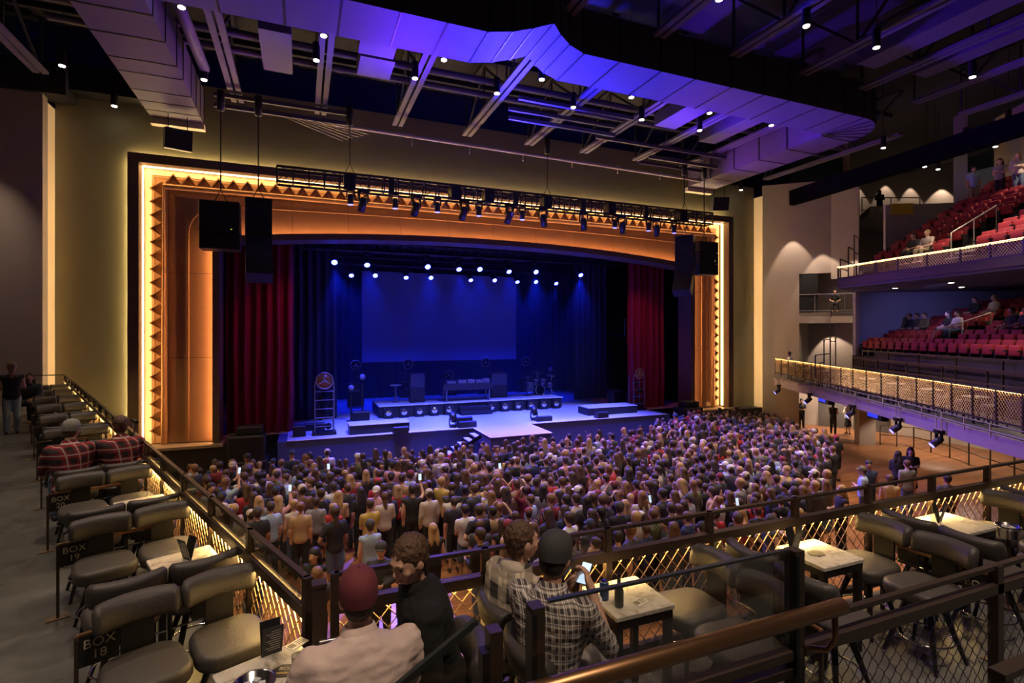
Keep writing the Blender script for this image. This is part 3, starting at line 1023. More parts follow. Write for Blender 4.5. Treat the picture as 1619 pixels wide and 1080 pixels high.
# corner posts between the wing railing and the front railing
gp = thing('gate_post', 'bronze gate post between the two box railings', 'post', (0.09, 3.12, BZ))
MB().box((0, 0, 0.54), (0.07, 0.07, 1.08)).box((0.0, 0, 1.09), (0.08, 0.08, 0.02)).build('post_shaft', BRONZE, gp)
MB().cyl((0.0, -0.04, 0.78), (0.1, -0.04, 0.78), 0.012, n=8).build('latch', CHROME, gp)

# balcony railings across the floor
rail_lb = []
for i, (p, q) in enumerate(zip(LB, LB[1:])):
    L = (q - p).length
    r = rail_run('balcony_railing', 'gold lit mesh railing of the lower balcony, %s length from the stage wall' % nth(i + 1), p, q, 3.4, max(3, round(L / 0.97)), top=None, mid=0.97, low=0.16, pitch=0.10, wire=0.006, midh=0.03, ledm=LEDB)
    MB().cyl((0, -0.12, -0.1), (L, -0.12, -0.1), 0.03, n=6).build('lighting_pipe', STEEL, r)
    MB().cyl((0, -0.1, 0.08), (L, -0.1, 0.08), 0.02, n=6).build('lighting_pipe', STEEL, r)
    for k in range(int(L / 1.0)):
        MB().bar((0.5 + k, -0.12, 0.1), (0.5 + k, -0.12, -0.24), 0.03, 0.03).build('pipe_bracket', mat('pale_pipe', (0.45, 0.4, 0.3)), r)
for i, (p, q) in enumerate(zip(UB, UB[1:])):
    L = (q - p).length
    r = rail_run('balcony_railing', 'gold lit mesh railing of the upper balcony, %s length from the stage wall' % nth(i + 1), p, q, 7.95, max(2, round(L / 0.95)), top=None, mid=0.68, low=0.2, pitch=0.10, wire=0.006, midh=0.03, ledm=LEDU)
    MB().box((L / 2, -0.02, 0.02), (L, 0.05, 0.3)).build('kick_panel', mat('brown_kick_panel', (0.13, 0.085, 0.075), 0.6), r)
    MB().box((L / 2, -0.04, 0.685), (L, 0.016, 0.018)).build('led_strip', LEDU, r, label='glowing amber light strip')
# step frames at the end of the upper balcony
sf = thing('stair_railing', 'stepped dark pipe railing at the end of the upper balcony', 'railing', (22.2, 15.9, 7.95))
for (x0, x1, z0, z1) in ((-0.5, 0.9, 0.9, 1.05), (0.9, 2.0, 1.3, 1.75), (2.0, 3.0, 1.9, 2.45)):
    for z in (z0 - 0.25, z1):
        MB().bar((x0, x0 * 0.45, z), (x1, x1 * 0.45, z), 0.04, 0.04).build('rail', BRONZE, sf)
    for x in (x0, x1):
        MB().bar((x, x * 0.45, 0), (x, x * 0.45, z1), 0.04, 0.04).build('post', BRONZE, sf)
sf2 = dup(sf, (22.6, 17.4, 3.7), label='stepped dark pipe railing at the end of the lower balcony')

# ================================================================== BALCONY SEATS
st = MB()
st.add(*shape(rrect(0.47, 0.09, 0.035, 3), 0.42, 0.86, 0.03, 2), 0, True)
st.add(*shape(rrect(0.44, 0.13, 0.05, 3), 0.36, 0.7, 0.04, 2), 1, True)
nb = len(shape(rrect(0.47, 0.09, 0.035, 3), 0.42, 0.86, 0.03, 2)[0])
st.v = [(x, y - 0.16 + (z - 0.42) * -0.18, z) if i < nb else (x, y - 0.02, z) for i, (x, y, z) in enumerate(st.v)]
for s_ in (-1, 1):
    st.box((s_ * 0.255, -0.05, 0.52), (0.04, 0.34, 0.05), mi=2)
    st.box((s_ * 0.255, -0.1, 0.26), (0.03, 0.2, 0.52), mi=2)
st.box((0, -0.2, 0.5), (0.48, 0.02, 0.5), mi=2)
seat_me = st.mesh('theatre_seat', [SEATR2, SEATR, SEATD])
SROT = math.atan2(0.857, 0.515)
RISER = mat('riser_carpet', (0.03, 0.027, 0.03), 0.9)


def vis(p, z):
    th = math.atan(332 / 824)
    d = p.x * math.sin(th) + p.y * math.cos(th)
    u = 809.5 + 824 * (p.x * math.cos(th) - p.y * math.sin(th)) / d
    return d > 0.3 and -30 < u < 1650


def seat_block(rows, start, step, z0, dz, aisle, slant, label, group, smax, base, D_, E_, SROT):
    for k in range(rows):
        R0 = start + step * k
        z = z0 + dz * k
        r = MB()
        a, b = R0 - E_ * 0.35 - D_ * 0.02, R0 + E_ * 0.56 - D_ * 0.02
        r.prism([tuple(a), tuple(b), tuple(b - D_ * (smax + 1)), tuple(a - D_ * (smax + 1))][::-1], base, z)
        r.build('floor', RISER, kind='structure')
        n = 0
        s = 0.5
        while s < smax:
            sa = aisle[0] + slant * k
            if k >= aisle[2] and sa - 0.2 < s < sa + aisle[1]:
                s = sa + aisle[1]
            p = R0 - D_ * s
            if vis(p, z):
                n += 1
                place('theatre_seat', seat_me, None, (p.x, p.y, z), SROT, 'red folding seat, %s from the end wall in row %s of %s' % (nth(n), 'one two three four five six seven eight nine ten'.split()[k], label), 'seat', group)
            s += 0.55


seat_block(6, Q + E_ * 0.25, E_ * 0.9, 4.72, 0.33, (4.4, 1.2, 1), 0.0, 'the lower balcony', 'lower balcony seats', 10.5, 3.3, D_, E_, SROT)
D2, E2 = Vector((0.26, 0.966)), Vector((0.966, -0.26))
SROT2 = math.atan2(0.966, 0.26)
U0, US = Vector((23.0, 15.3)), E2 * 0.85 + D2 * 0.08
seat_block(8, U0, US, 8.45, 0.48, (3.8, 1.1, 0), 0.08, 'the upper balcony', 'upper balcony seats', 8.0, 7.95, D2, E2, SROT2)
# knee wall and rail before the lower seats
kw = MB()
wall_seg(kw, Q - E_ * 0.35 - D_ * 2.6, Q - E_ * 0.35 - D_ * 15, 3.3, 5.0, 0.1)
struct('wall_knee', kw, mat('dark_panel', (0.035, 0.03, 0.032), 0.6))
for nm, off, zz, lab in (('crossing_rail', 0.55, 4.5, 'long brown rail along the cross aisle of the lower balcony'), ('crossing_rail', 0.95, 4.2, 'lower brown rail beside the boxes of the lower balcony')):
    a, b = Q - E_ * off - D_ * 2.0, Q - E_ * off - D_ * 14
    t = thing(nm, lab, 'railing', (a.x, a.y, 3.3), math.atan2(-D_.y, -D_.x))
    MB().box((6, 0, zz - 3.3 + 0.5), (12, 0.06, 0.06)).build('top_rail', BRONZE, t)
    MB().box((6, 0, zz - 3.3 + 0.1), (12, 0.05, 0.05)).build('mid_rail', BRONZE, t)
    for i in range(7):
        MB().box((i * 2, 0, (zz - 2.8) / 2), (0.05, 0.05, zz - 2.8)).build('post', BRONZE, t)
# aisle handrails
for lab, base, st_, z, dz, s_, sl, D_x in (('the lower balcony aisle', Q + E_ * 0.9, E_ * 0.9, 4.9, 0.33, 4.35, 0, D_), ('the upper balcony aisle', U0, US, 8.5, 0.48, 3.75, 0.08, D2)):
    for j, k0 in enumerate((0, 3)):
        a = base + st_ * k0 - D_x * (s_ + sl * k0 + (0.0 if j == 0 else 1.0))
        b = base + st_ * (k0 + 2.2) - D_x * (s_ + sl * (k0 + 2.2) + (0.0 if j == 0 else 1.0))
        t = thing('aisle_handrail', 'pale pipe handrail, %s up %s' % (nth(j + 1), lab), 'handrail', (a.x, a.y, z + dz * k0))
        q = b - a
        MB().tube([(0, 0, 0), (0, 0, 0.95), (q.x, q.y, 0.95 + dz * 2.2), (q.x, q.y, dz * 2.2)], 0.024, 7).build('rail', mat('pale_rail', (0.42, 0.38, 0.33), 0.4, 0.4), t)
        MB().cyl((q.x / 2, q.y / 2, 0), (q.x / 2, q.y / 2, 0.95 + dz * 1.1), 0.02, n=6).build('post', M('pale_rail'), t)
# recessed lamps in the soffit of the upper balcony
for j, (x, y) in enumerate(((23.6, 14.6), (23.0, 12.2), (25.6, 13.2), (24.9, 10.6))):
    t = thing('soffit_lamp', 'small round lamp in the soffit of the upper balcony, %s from the stage' % nth(j + 1), 'light', (x, y, 7.70), group='soffit lamps')
    MB().cyl((0, 0, 0), (0, 0, 0.02), 0.11, n=14).build('trim_ring', BLACKM, t)
    MB().cyl((0, 0, -0.006), (0, 0, 0.0), 0.085, n=14).build('lens', LENS, t)
yp = Q + E_ * 2.05
yc = thing('yellow_cloth', 'bright yellow cloth folded over the parapet at the end of the upper balcony', 'cloth', (yp.x, yp.y, 11.4), math.atan2(E_.y, E_.x))
YEL = mat('yellow_cloth_dye', (0.6, 0.42, 0.03), 0.85)
MB().box((0, -0.02, 0.22), (0.95, 0.03, 0.5)).box((0, 0.1, 0.475), (0.97, 0.28, 0.03)).build('front_fold', YEL, yc)
MB().box((0.05, 0.225, 0.25), (0.93, 0.03, 0.44)).build('rear_fold', YEL, yc)
# light stair treads in the upper aisle
for k in range(8):
    p = U0 + US * k - D2 * (4.25 + 0.08 * k)
    for j in range(2):
        c = p + E2 * (0.43 * j - 0.1)
        MB().box((c.x, c.y, 8.47 + 0.48 * k + 0.24 * j), (0.42, 0.9, 0.06), SROT2 - PI / 2).build('stair_tread', mat('pale_tread', (0.4, 0.35, 0.27), 0.7), kind='structure')

# ================================================================== BOX CHAIRS, TABLES, DIVIDERS
ch = thing('swivel_chair', 'taupe chair', 'chair', group='box chairs')
sv, sf_ = shape(rrect(0.42, 0.46, 0.13, 5, 0.445), 0.455, 0.56, 0.035, 4)
sv = [(x, y, z + (0.012 if z > 0.5 else 0) * (1 - (x * x + y * y) / 0.09)) for x, y, z in sv]
MB().add(sv, sf_, 0, True).build('seat', LEATHER, ch)
bk = MB()
NB, NC = 20, 16
vs = []
for i in range(NB + 1):
    s = -1 + 2 * i / NB
    e = max(0.0, (abs(s) - 0.86) / 0.14)
    k = math.sqrt(max(0.02, 1 - e * e * 0.93))
    x = 0.224 * s
    yb = -0.30 + 0.07 * s * s
    for j in range(NC):
        a = 2 * PI * j / NC
        ca, sa = math.cos(a), math.sin(a)
        dy = 0.066 * math.copysign(abs(ca) ** 0.75, ca) * k
        dz = 0.082 * math.copysign(abs(sa) ** 0.75, sa) * (0.55 + 0.45 * k)
        vs.append((x, yb + dy - dz * 0.2, 0.79 + dz))
fs = [(i * NC + j, i * NC + (j + 1) % NC, (i + 1) * NC + (j + 1) % NC, (i + 1) * NC + j) for i in range(NB) for j in range(NC)]
fs += [tuple(range(NC))[::-1], tuple(range(NB * NC, NB * NC + NC))]
fs = [tuple(reversed(f)) for f in fs]
bk.add(vs, fs, 0, True).build('backrest', LEATHER, ch)
MB().box((0, -0.255, 0.60), (0.17, 0.025, 0.36)).box((0, -0.17, 0.445), (0.17, 0.19, 0.025)).build('back_bracket', LEGM, ch)
MB().cyl((0, 0, 0.40), (0, 0, 0.46), 0.1, n=12).build('swivel_plate', LEGM, ch)
for sx in (-1, 1):
    for sy in (-1, 1):
        MB().cyl((sx * 0.075, sy * 0.075, 0.43), (sx * 0.185, sy * 0.185, 0.0), 0.026, 0.013, n=8).build('leg', LEGM, ch)
rg = [(0.185 * math.cos(2 * PI * i / 24), 0.185 * math.sin(2 * PI * i / 24), 0.17) for i in range(24)]
MB().tube(rg, 0.008, 6, True).build('foot_ring', CHROME, ch)
chair_used = [False]


def chair(x, y, face, label):
    """face: direction the sitter looks"""
    rz = math.atan2(-face[0], face[1])
    if not chair_used[0]:
        chair_used[0] = True
        ch.location = (x, y, BZ)
        ch.rotation_euler = (0, 0, rz)
        ch['label'] = label
        return ch
    return dup(ch, (x, y, BZ), rz, label)


LDIV = [1.1, 3.0, 4.93, 6.9, 8.85, 10.8, 12.75, 14.7, 16.65, 18.6]
RDIV = [0.95, 3.0, 4.87, 6.78]
for i, td in enumerate(LDIV):
    for n_, who in ((0.235, 'rail side'), (0.69, 'aisle side')):
        p = LP(td - 0.45, n_)
        chair(p[0], p[1], -RD, 'taupe padded swivel chair, %s, before the %s wing divider, back to the stage' % (who, nth(i + 1)))
        p = LP(td + 0.42, n_)
        chair(p[0], p[1], RD, 'taupe padded swivel chair, %s, beyond the %s wing divider, facing the stage' % (who, nth(i + 1)))
for i, xd in enumerate(RDIV):
    for y_, who in ((3.0, 'rail side'), (2.54, 'aisle side')):
        if not (i == 0 and who == 'aisle side'):
            chair(xd - (0.42 if i else 0.36), y_ - (0.3 if i == 0 else 0), (-1, 0), 'taupe padded swivel chair, %s, of the %s front divider, facing the side wing' % (who, nth(i + 1)))
        chair(xd + 0.42, y_, (1, 0), 'taupe padded swivel chair, %s, of the %s front divider, facing the balconies' % (who, nth(i + 1)))
chair(0.24, 2.42, (-0.25, 1), 'taupe padded swivel chair under the person in the maroon cap')

tbl = thing('box_table', 'small table', 'table', group='box tables')
MB().add(*shape(rrect(0.45, 0.44, 0.012, 2), 0.7, 0.73, 0.004, 1)).build('tabletop', M('pale_stone_tabletop'), tbl)
MB().box((0, 0.2, 0.67), (0.42, 0.025, 0.05)).box((0, -0.2, 0.67), (0.42, 0.025, 0.05)).box((0.2, 0, 0.67), (0.025, 0.38, 0.05)).box((-0.2, 0, 0.67), (0.025, 0.38, 0.05)).build('apron', LEGM, tbl)
for sx in (-1, 1):
    for sy in (-1, 1):
        MB().box((sx * 0.19, sy * 0.185, 0.35), (0.045, 0.045, 0.70)).build('leg', LEGM, tbl)
tb_used = [False]


def table(x, y, rz, label):
    if not tb_used[0]:
        tb_used[0] = True
        tbl.location = (x, y, BZ)
        tbl.rotation_euler = (0, 0, rz)
        tbl['label'] = label
        return tbl
    return dup(tbl, (x, y, BZ), rz, label)


LT = [-0.24] + [td + 0.53 for td in LDIV]
for i, t_ in enumerate(LT):
    p = LP(t_, 0.285)
    table(p[0], p[1], LANG, 'small stone topped table at the wing railing, %s from the corner gate' % nth(i + 1))
RT = [2.03, 3.86, 5.66, 7.6]
for i, x in enumerate(RT):
    table(x, 2.97, 0, 'small stone topped table at the front railing, %s from the corner gate' % nth(i + 1))

# dividers with their box signs
SIGNB = mat('sign_black', (0.012, 0.011, 0.011), 0.5)


def divider(loc, rz, label, sign=None, depth=0.97):
    """local x from the rail (0) to the aisle post (depth); sign faces -y"""
    d = thing('box_divider', label, 'divider', loc, rz, group='box dividers')
    MB().box((depth / 2 + 0.05, 0, 0.635), (depth - 0.1, 0.035, 0.03)).build('wood_cap', WOODCAP, d)
    MB().box((depth / 2 + 0.05, 0, 0.5), (depth - 0.1, 0.012, 0.012)).build('chrome_bar', CHROME, d)
    for x in (0.12, depth / 2):
        MB().box((x, 0, 0.31), (0.025, 0.025, 0.62)).build('post', LEGM, d)
    MB().box((depth, 0, 0.32), (0.022, 0.022, 0.64)).build('sign_post', BRONZE, d)
    MB().box((depth, 0, 0.006), (0.16, 0.09, 0.012)).build('foot_plate', mat('foot_plate_bronze', (0.22, 0.15, 0.09), 0.4, 0.5), d)
    s = MB().box((depth - 0.11, -0.012, 0.545), (0.20, 0.012, 0.19)).build('sign_plate', SIGNB, d)
    MB().box((depth - 0.11, -0.012, 0.648), (0.21, 0.02, 0.014)).build('sign_cap', BRASS, d)
    if sign:
        me = text_mesh(sign, 0.078, 0.001)
        me.materials.append(CREAMT)
        o = place('lettering', me, d, (depth - 0.11, -0.0195, 0.545))
        o.rotation_euler = (PI / 2, 0, 0)
    return d


# wing dividers: the local +x axis runs to the aisle, so the sign is mirrored to face the camera side
def wing_divider(i, td, sign):
    p = LP(td, 0.0, BZ)
    d = divider(p, math.atan2(RN.y, RN.x), 'wood capped divider with black box sign, %s from the corner on the side wing' % nth(i + 1), None)
    for c in d.children:
        if c.name.startswith(('sign_plate', 'sign_cap')):
            for v in c.data.vertices:
                v.co.y = -v.co.y
            c.data.flip_normals()
    if sign:
        me = text_mesh(sign, 0.078, 0.001)
        me.materials.append(CREAMT)
        o = place('lettering', me, d, (0.86, 0.0195, 0.545))
        o.rotation_euler = (PI / 2, 0, PI)
    return d


for i, td in enumerate(LDIV):
    wing_divider(i, td, {0: 'BOX\n18', 1: 'BOX\n19', 2: 'BOX\n20'}.get(i))
for i, xd in enumerate(RDIV):
    divider((xd, 3.24, BZ), -PI / 2, 'wood capped divider with black box sign, %s from the corner in the front boxes' % nth(i + 1), 'BOX' if i == 2 else None, 0.95)

# boxes of the lower balcony: a few tables and chairs seen through the mesh
u_ = (LB[3] - LB[0]).normalized()
v_ = Vector((-u_.y, u_.x))
for k in range(8):
    p = LB[0] + u_ * (1.5 + 1.95 * k) + v_ * 0.45
    table(p.x, p.y, math.atan2(u_.y, u_.x), 'small table behind the lower balcony mesh, %s from the stage wall' % nth(k + 1))
    for s_ in (-1, 1):
        q = p + u_ * 0.55 * s_ + v_ * 0.1
        chair(q.x, q.y, -u_ * s_, 'taupe chair behind the lower balcony mesh, %s side of the %s table' % ('near' if s_ > 0 else 'stage', nth(k + 1)))

# ================================================================== TABLE THINGS
def tent_card(x, y, z, rz, label, red=False):
    t = thing('menu_tent', label, 'menu', (x, y, z), rz)
    for s_ in (-1, 1):
        mx = Matrix.Rotation(s_ * -0.26, 3, 'X')
        f = MB()
        f.box((0, s_ * 0.024, 0.0855), (0.105, 0.004, 0.175), mx=mx)
        o = f.build('card_face', CARDB, t)
        l = MB()
        for j in range(9):
            w_ = (0.05, 0.075, 0.06)[j % 3]
            zc = 0.06 - j * 0.0145
            p = mx @ Vector((-0.04 + w_ / 2, s_ * 0.0026, zc))
            l.box((p.x, p.y + s_ * 0.024, p.z + 0.0855), (w_, 0.001, 0.0045), mx=mx)
        l.build('printed_line', mat('menu_print', (0.35, 0.33, 0.3), 0.6, noise=0), o)
    return t


TT = BZ + 0.731
tent_card(-0.155, 3.155, TT, LANG + 1.45, 'black menu tent on the corner table beside the person in the maroon cap')
p = LP(LT[1] + 0.02, 0.27, TT)
tent_card(*p, LANG + 0.3, 'black menu tent on the wing table next to the box sign nineteen')
p = LP(LT[3] - 0.02, 0.1, TT)
tent_card(*p, LANG + 0.3, 'black menu tent leaning on the wing table behind the second wing divider')
tent_card(3.72, 3.08, TT, 0.15, 'black menu tent on the second front table')
tent_card(5.52, 3.02, TT, 0.25, 'black menu tent on the third front table')


def hex_card(x, y, rz, label, txt=None):
    pts = [(0.075 * math.cos(i * PI / 3), 0.06 * math.sin(i * PI / 3)) for i in range(6)]
    t = thing('hexagon_card', label, 'card', (x, y, TT), rz)
    MB().prism(pts, 0, 0.003).build('card_sheet', CARDB, t)
    if txt:
        me = text_mesh(txt, 0.036, 0.0004)
        me.materials.append(CREAMT)
        place('lettering', me, t, (0, 0.015, 0.0035))
        MB().box((0, -0.02, 0.0035), (0.08, 0.014, 0.0006)).build('gold_print', mat('gold_print', (0.4, 0.26, 0.08), 0.5), t)
    return t


hex_card(-0.08, 2.97, -0.3, 'black hexagonal card with BOX lettering on the corner table', 'BOX')
hex_card(3.82, 2.96, 0.1, 'dark hexagonal card on the second front table')
hex_card(*LP(LT[3], 0.32)[:2], 0.6, 'dark hexagonal card on the third wing table')
for j, (x, y, rz, lab) in enumerate(((*LP(LT[1] - 0.02, 0.17)[:2], 0.9, 'printed paper sheet on the second wing table'), (*LP(LT[1] - 0.13, 0.3)[:2], 0.5, 'second small paper card on the second wing table'),
                                     (2.06, 2.86, 0.3, 'printed flyer on the first front table'), (*LP(-0.05, 0.08)[:2], 0.7, 'white paper slip on the corner table'), (*LP(LT[3] + 0.06, 0.22)[:2], 0.8, 'white paper card on the fourth wing table'))):
    t = thing('paper_card', lab, 'card', (x, y, TT), rz)
    MB().box((0, 0, 0.001), (0.11, 0.07, 0.002)).build('sheet', PAPER, t)
    for k, (bx, by, bw, bh) in enumerate(((-0.03, 0.006, 0.036, 0.04), (0.022, 0.02, 0.05, 0.008), (0.022, 0.004, 0.05, 0.006), (0.016, -0.012, 0.04, 0.006))):
        MB().box((bx, by, 0.0025), (bw, bh, 0.0008)).build('printed_block', mat('print_grey', (0.15, 0.13, 0.1), 0.7), t)


def glass_tumbler(x, y, label):
    t = thing('tumbler', label, 'glass', (x, y, TT))
    MB().lathe([(0.026, 0), (0.033, 0.1), (0.031, 0.1), (0.024, 0.006), (0.0, 0.006)], 16).build('glass_wall', GLASS, t)
    MB().lathe([(0.0, 0.007), (0.024, 0.007), (0.028, 0.06), (0.0, 0.06)], 14).build('drink', mat('pale_drink', (0.65, 0.6, 0.35), 0.2), t)
    MB().cyl((0.01, 0.0, 0.06), (0.018, 0.0, 0.066), 0.016, n=10).build('lemon_slice', mat('lemon', (0.7, 0.6, 0.1), 0.5), t)


glass_tumbler(-0.02, 2.92, 'clear tumbler with a pale drink on the corner table')
t = thing('drink_can', 'blue drink can on the first front table', 'can', (1.86, 2.98, TT))
MB().lathe([(0.0, 0), (0.024, 0.0), (0.031, 0.008), (0.031, 0.108), (0.026, 0.12), (0.0, 0.118)], 18).build('can_body', mat('blue_can', (0.03, 0.07, 0.2), 0.3, 0.5), t)
MB().lathe([(0.026, 0.12), (0.0265, 0.1235), (0.024, 0.1235), (0.0, 0.119)], 18).build('can_lid', CHROME, t)
t = thing('drink_bottle', 'dark glass bottle on the first front table', 'bottle', (1.90, 2.865, TT))
MB().lathe([(0.0, 0), (0.028, 0.0), (0.03, 0.01), (0.03, 0.105), (0.012, 0.15), (0.012, 0.2), (0.0, 0.2)], 18).build('bottle_body', mat('olive_glass', (0.05, 0.055, 0.045), 0.12), t)
MB().cyl((0, 0, 0.198), (0, 0, 0.212), 0.014, n=12).build('bottle_cap', BLACKM, t)


def ice_bucket(x, y, z, label, stand=False):
    t = thing('ice_bucket', label, 'bucket', (x, y, z))
    MB().lathe([(0.0, 0), (0.07, 0.0), (0.09, 0.11), (0.096, 0.113), (0.088, 0.112), (0.069, 0.006), (0.0, 0.006)], 24).build('bucket_wall', CHROME, t)
    MB().tube([(0.093 * math.cos(a * PI / 12), 0.093 * math.sin(a * PI / 12), 0.1) for a in range(24)], 0.005, 6, True).build('rim', CHROME, t)
    for k in range(5):
        MB().box((0.035 * math.cos(k * 1.3), 0.035 * math.sin(k * 1.3), 0.085), (0.03, 0.03, 0.03), k).build('ice_cube', mat('ice', (0.6, 0.6, 0.62), 0.15), t)
    if stand:
        MB().cyl((0, 0, -0.62), (0, 0, 0), 0.018, n=8).cyl((0, 0, -0.62), (0, 0, -0.61), 0.11, n=16).build('stand', BRONZE, t)


ice_bucket(*LP(-0.4, 0.42, TT), 'steel ice bucket on the corner table')
ice_bucket(*LP(LT[3] - 0.02, 0.42, TT), 'steel ice bucket on the wing table near the two plaid shirts')
ice_bucket(5.98, 2.72, BZ + 0.63, 'steel ice bucket on a stand beside the third front table', True)
sg = thing('floor_sign', 'small green glowing pictogram sign low on the front railing', 'sign', (6.35, 3.2, BZ + 0.35), 0)
MB().box((0, 0, 0), (0.16, 0.02, 0.09)).build('sign_box', BLACKM, sg)
ic = MB()
for dx in (-0.045, 0.02):
    ic.cyl((dx + 0.012, -0.011, 0.026), (dx + 0.012, -0.013, 0.026), 0.009, n=8)
    ic.bar((dx + 0.008, -0.012, 0.016), (dx - 0.004, -0.012, -0.008), 0.002, 0.012)
    ic.bar((dx - 0.004, -0.012, -0.008), (dx + 0.016, -0.012, -0.03), 0.002, 0.008)
    ic.bar((dx - 0.004, -0.012, -0.008), (dx - 0.02, -0.012, -0.028), 0.002, 0.008)
    ic.bar((dx + 0.004, -0.012, 0.012), (dx + 0.024, -0.012, 0.0), 0.002, 0.006)
ic.build('exit_pictogram', GREEN, sg)

# ================================================================== STAGE
stage = thing('stage_platform', 'wide grey stage deck with dark skirt and a short thrust', 'stage', (8.6, 22.5, 0))
MB().box((0.0, 6.6, 0.74), (19.0, 13.2, 1.48)).box((0.0, 7.6, 0.74), (27.0, 11.0, 1.46)).build('stage_body', SKIRT, stage)
MB().box((0.0, 6.7, 1.49), (18.3, 13.4, 0.03)).box((-10.5, 7.6, 1.485), (5, 11.6, 0.02)).box((10.5, 7.6, 1.485), (5, 11.6, 0.02)).build('deck', STAGEW, stage)
MB().box((-0.05, -1.18, 0.74), (2.75, 2.4, 1.48)).build('thrust_body', SKIRT, stage)
MB().box((-0.05, -1.19, 1.495), (2.78, 2.42, 0.03)).build('thrust_deck', STAGEW, stage)
MB().box((-0.05, -2.4, 1.5), (2.8, 0.05, 0.03)).box((-1.43, -1.2, 1.5), (0.05, 2.42, 0.03)).box((1.33, -1.2, 1.5), (0.05, 2.42, 0.03)).box((-5.3, -0.02, 1.5), (7.7, 0.05, 0.03)).box((5.3, -0.02, 1.5), (7.9, 0.05, 0.03)).build('edge_tape', WHITEP, stage, label='white edge tape')
# audience steps beside the thrust
sp = thing('stage_steps', 'short flight of grey steps leaning on the stage beside the thrust', 'steps', (6.75, 21.25, 0))
for i in range(8):
    MB().box((0.2 - 0.28 * i, 0.3, 1.36 - 0.172 * i), (0.24, 0.85, 0.04)).build('tread', STAGEW, sp)
for y in (-0.16, 0.76):
    MB().bar((0.34, y, 1.4), (-2.0, y, 0.08), 0.04, 0.16).build('stringer', BLACKM, sp)
    MB().bar((-1.95, y, 0.0), (-1.95, y, 0.1), 0.04, 0.04).build('foot', BLACKM, sp)
# rear riser with lamps in its face
rs = thing('drum_riser', 'long low riser with round lamps along its front', 'riser', (8.7, 26.6, STZ + 0.01))
MB().box((0, 1.5, 0.58), (10.3, 3.0, 0.05)).build('riser_deck', STAGEW, rs)
MB().box((0, 1.5, 0.28), (10.2, 2.9, 0.55)).build('riser_body', BLACK, rs)
MB().box((0, 0.0, 0.6), (10.3, 0.04, 0.04)).build('edge_tape', WHITEP, rs)
for i in range(13):
    x = -4.7 + 0.78 * i
    if 5 <= i <= 6:
        continue
    l = MB().box((x, -0.12, 0.26), (0.46, 0.2, 0.5)).build('lamp_box', BLACKM, rs)
    MB().lathe([(0.0, 0.02), (0.06, 0.012), (0.13, 0.0), (0.16, -0.03)], 16, (x, -0.235, 0.28), mx=Matrix.Rotation(PI / 2, 3, 'X')).build('lamp_reflector', CHROME, l)
MB().box((-0.2, -0.25, 0.2), (1.7, 0.4, 0.4)).box((-0.2, -0.5, 0.1), (1.7, 0.35, 0.2)).build('riser_steps', BLACK, rs)


def low_riser(name, x, y, w, d, lab):
    t = thing(name, lab, 'riser', (x, y, STZ + 0.008))
    MB().box((0, 0, 0.19), (w, d, 0.36)).build('riser_body', BLACK, t)
    MB().box((0, 0, 0.385), (w + 0.03, d + 0.03, 0.03)).build('riser_deck', STAGEW, t)
    for s_ in (-1, 1):
        MB().box((0, s_ * d / 2, 0.39), (w + 0.04, 0.04, 0.03)).build('edge_tape', WHITEP, t)


low_riser('side_riser', 3.1, 23.25, 2.5, 0.95, 'low black riser with pale top beside the light tower')
low_riser('side_riser', 15.2, 24.0, 3.0, 1.1, 'low black riser with pale top by the crimson curtain')
for j, (x, y, w, h_) in enumerate(((3.9, 22.42, 0.62, 0.3), (14.0, 22.7, 0.62, 0.32), (6.95, 23.25, 0.75, 0.42), (6.95, 22.72, 0.8, 0.3), (10.9, 23.0, 0.8, 0.25))):
    t = thing('floor_monitor', 'black wedge floor monitor, %s along the stage edge' % nth(j + 1), 'monitor', (x, y, STZ), group='floor monitors')
    MB().prism([(-0.2, 0), (0.22, 0), (0.22, h_ * 0.35), (-0.05, h_), (-0.2, h_ * 0.9)], -w / 2, w / 2, axis='x').build('cabinet', BLACK, t)
    MB().box((0, 0.115, h_ * 0.72), (w * 0.9, 0.03, h_ * 0.5), mx=Matrix.Rotation(0.8, 3, 'X')).build('grille', BLACKM, t)
for j, (x, y) in enumerate(((6.35, 22.9), (10.55, 23.3))):
    t = thing('floor_spotlight', 'black moving spotlight tilted back on the deck, %s of two' % nth(j + 1), 'spotlight', (x, y, STZ), group='floor spotlights')
    MB().cyl((0, 0, 0), (0, 0, 0.12), 0.16, n=14).build('base', BLACKM, t)
    for s_ in (-1, 1):
        MB().bar((s_ * 0.17, 0, 0.1), (s_ * 0.17, 0, 0.42), 0.04, 0.08).build('yoke_arm', BLACKM, t)
    mx = Matrix.Rotation(-0.7, 3, 'X')
    MB().lathe([(0.0, -0.2), (0.12, -0.2), (0.16, 0.0), (0.17, 0.2), (0.0, 0.2)], 14, (0, 0, 0.46), mx=mx).build('head', BLACKM, t)


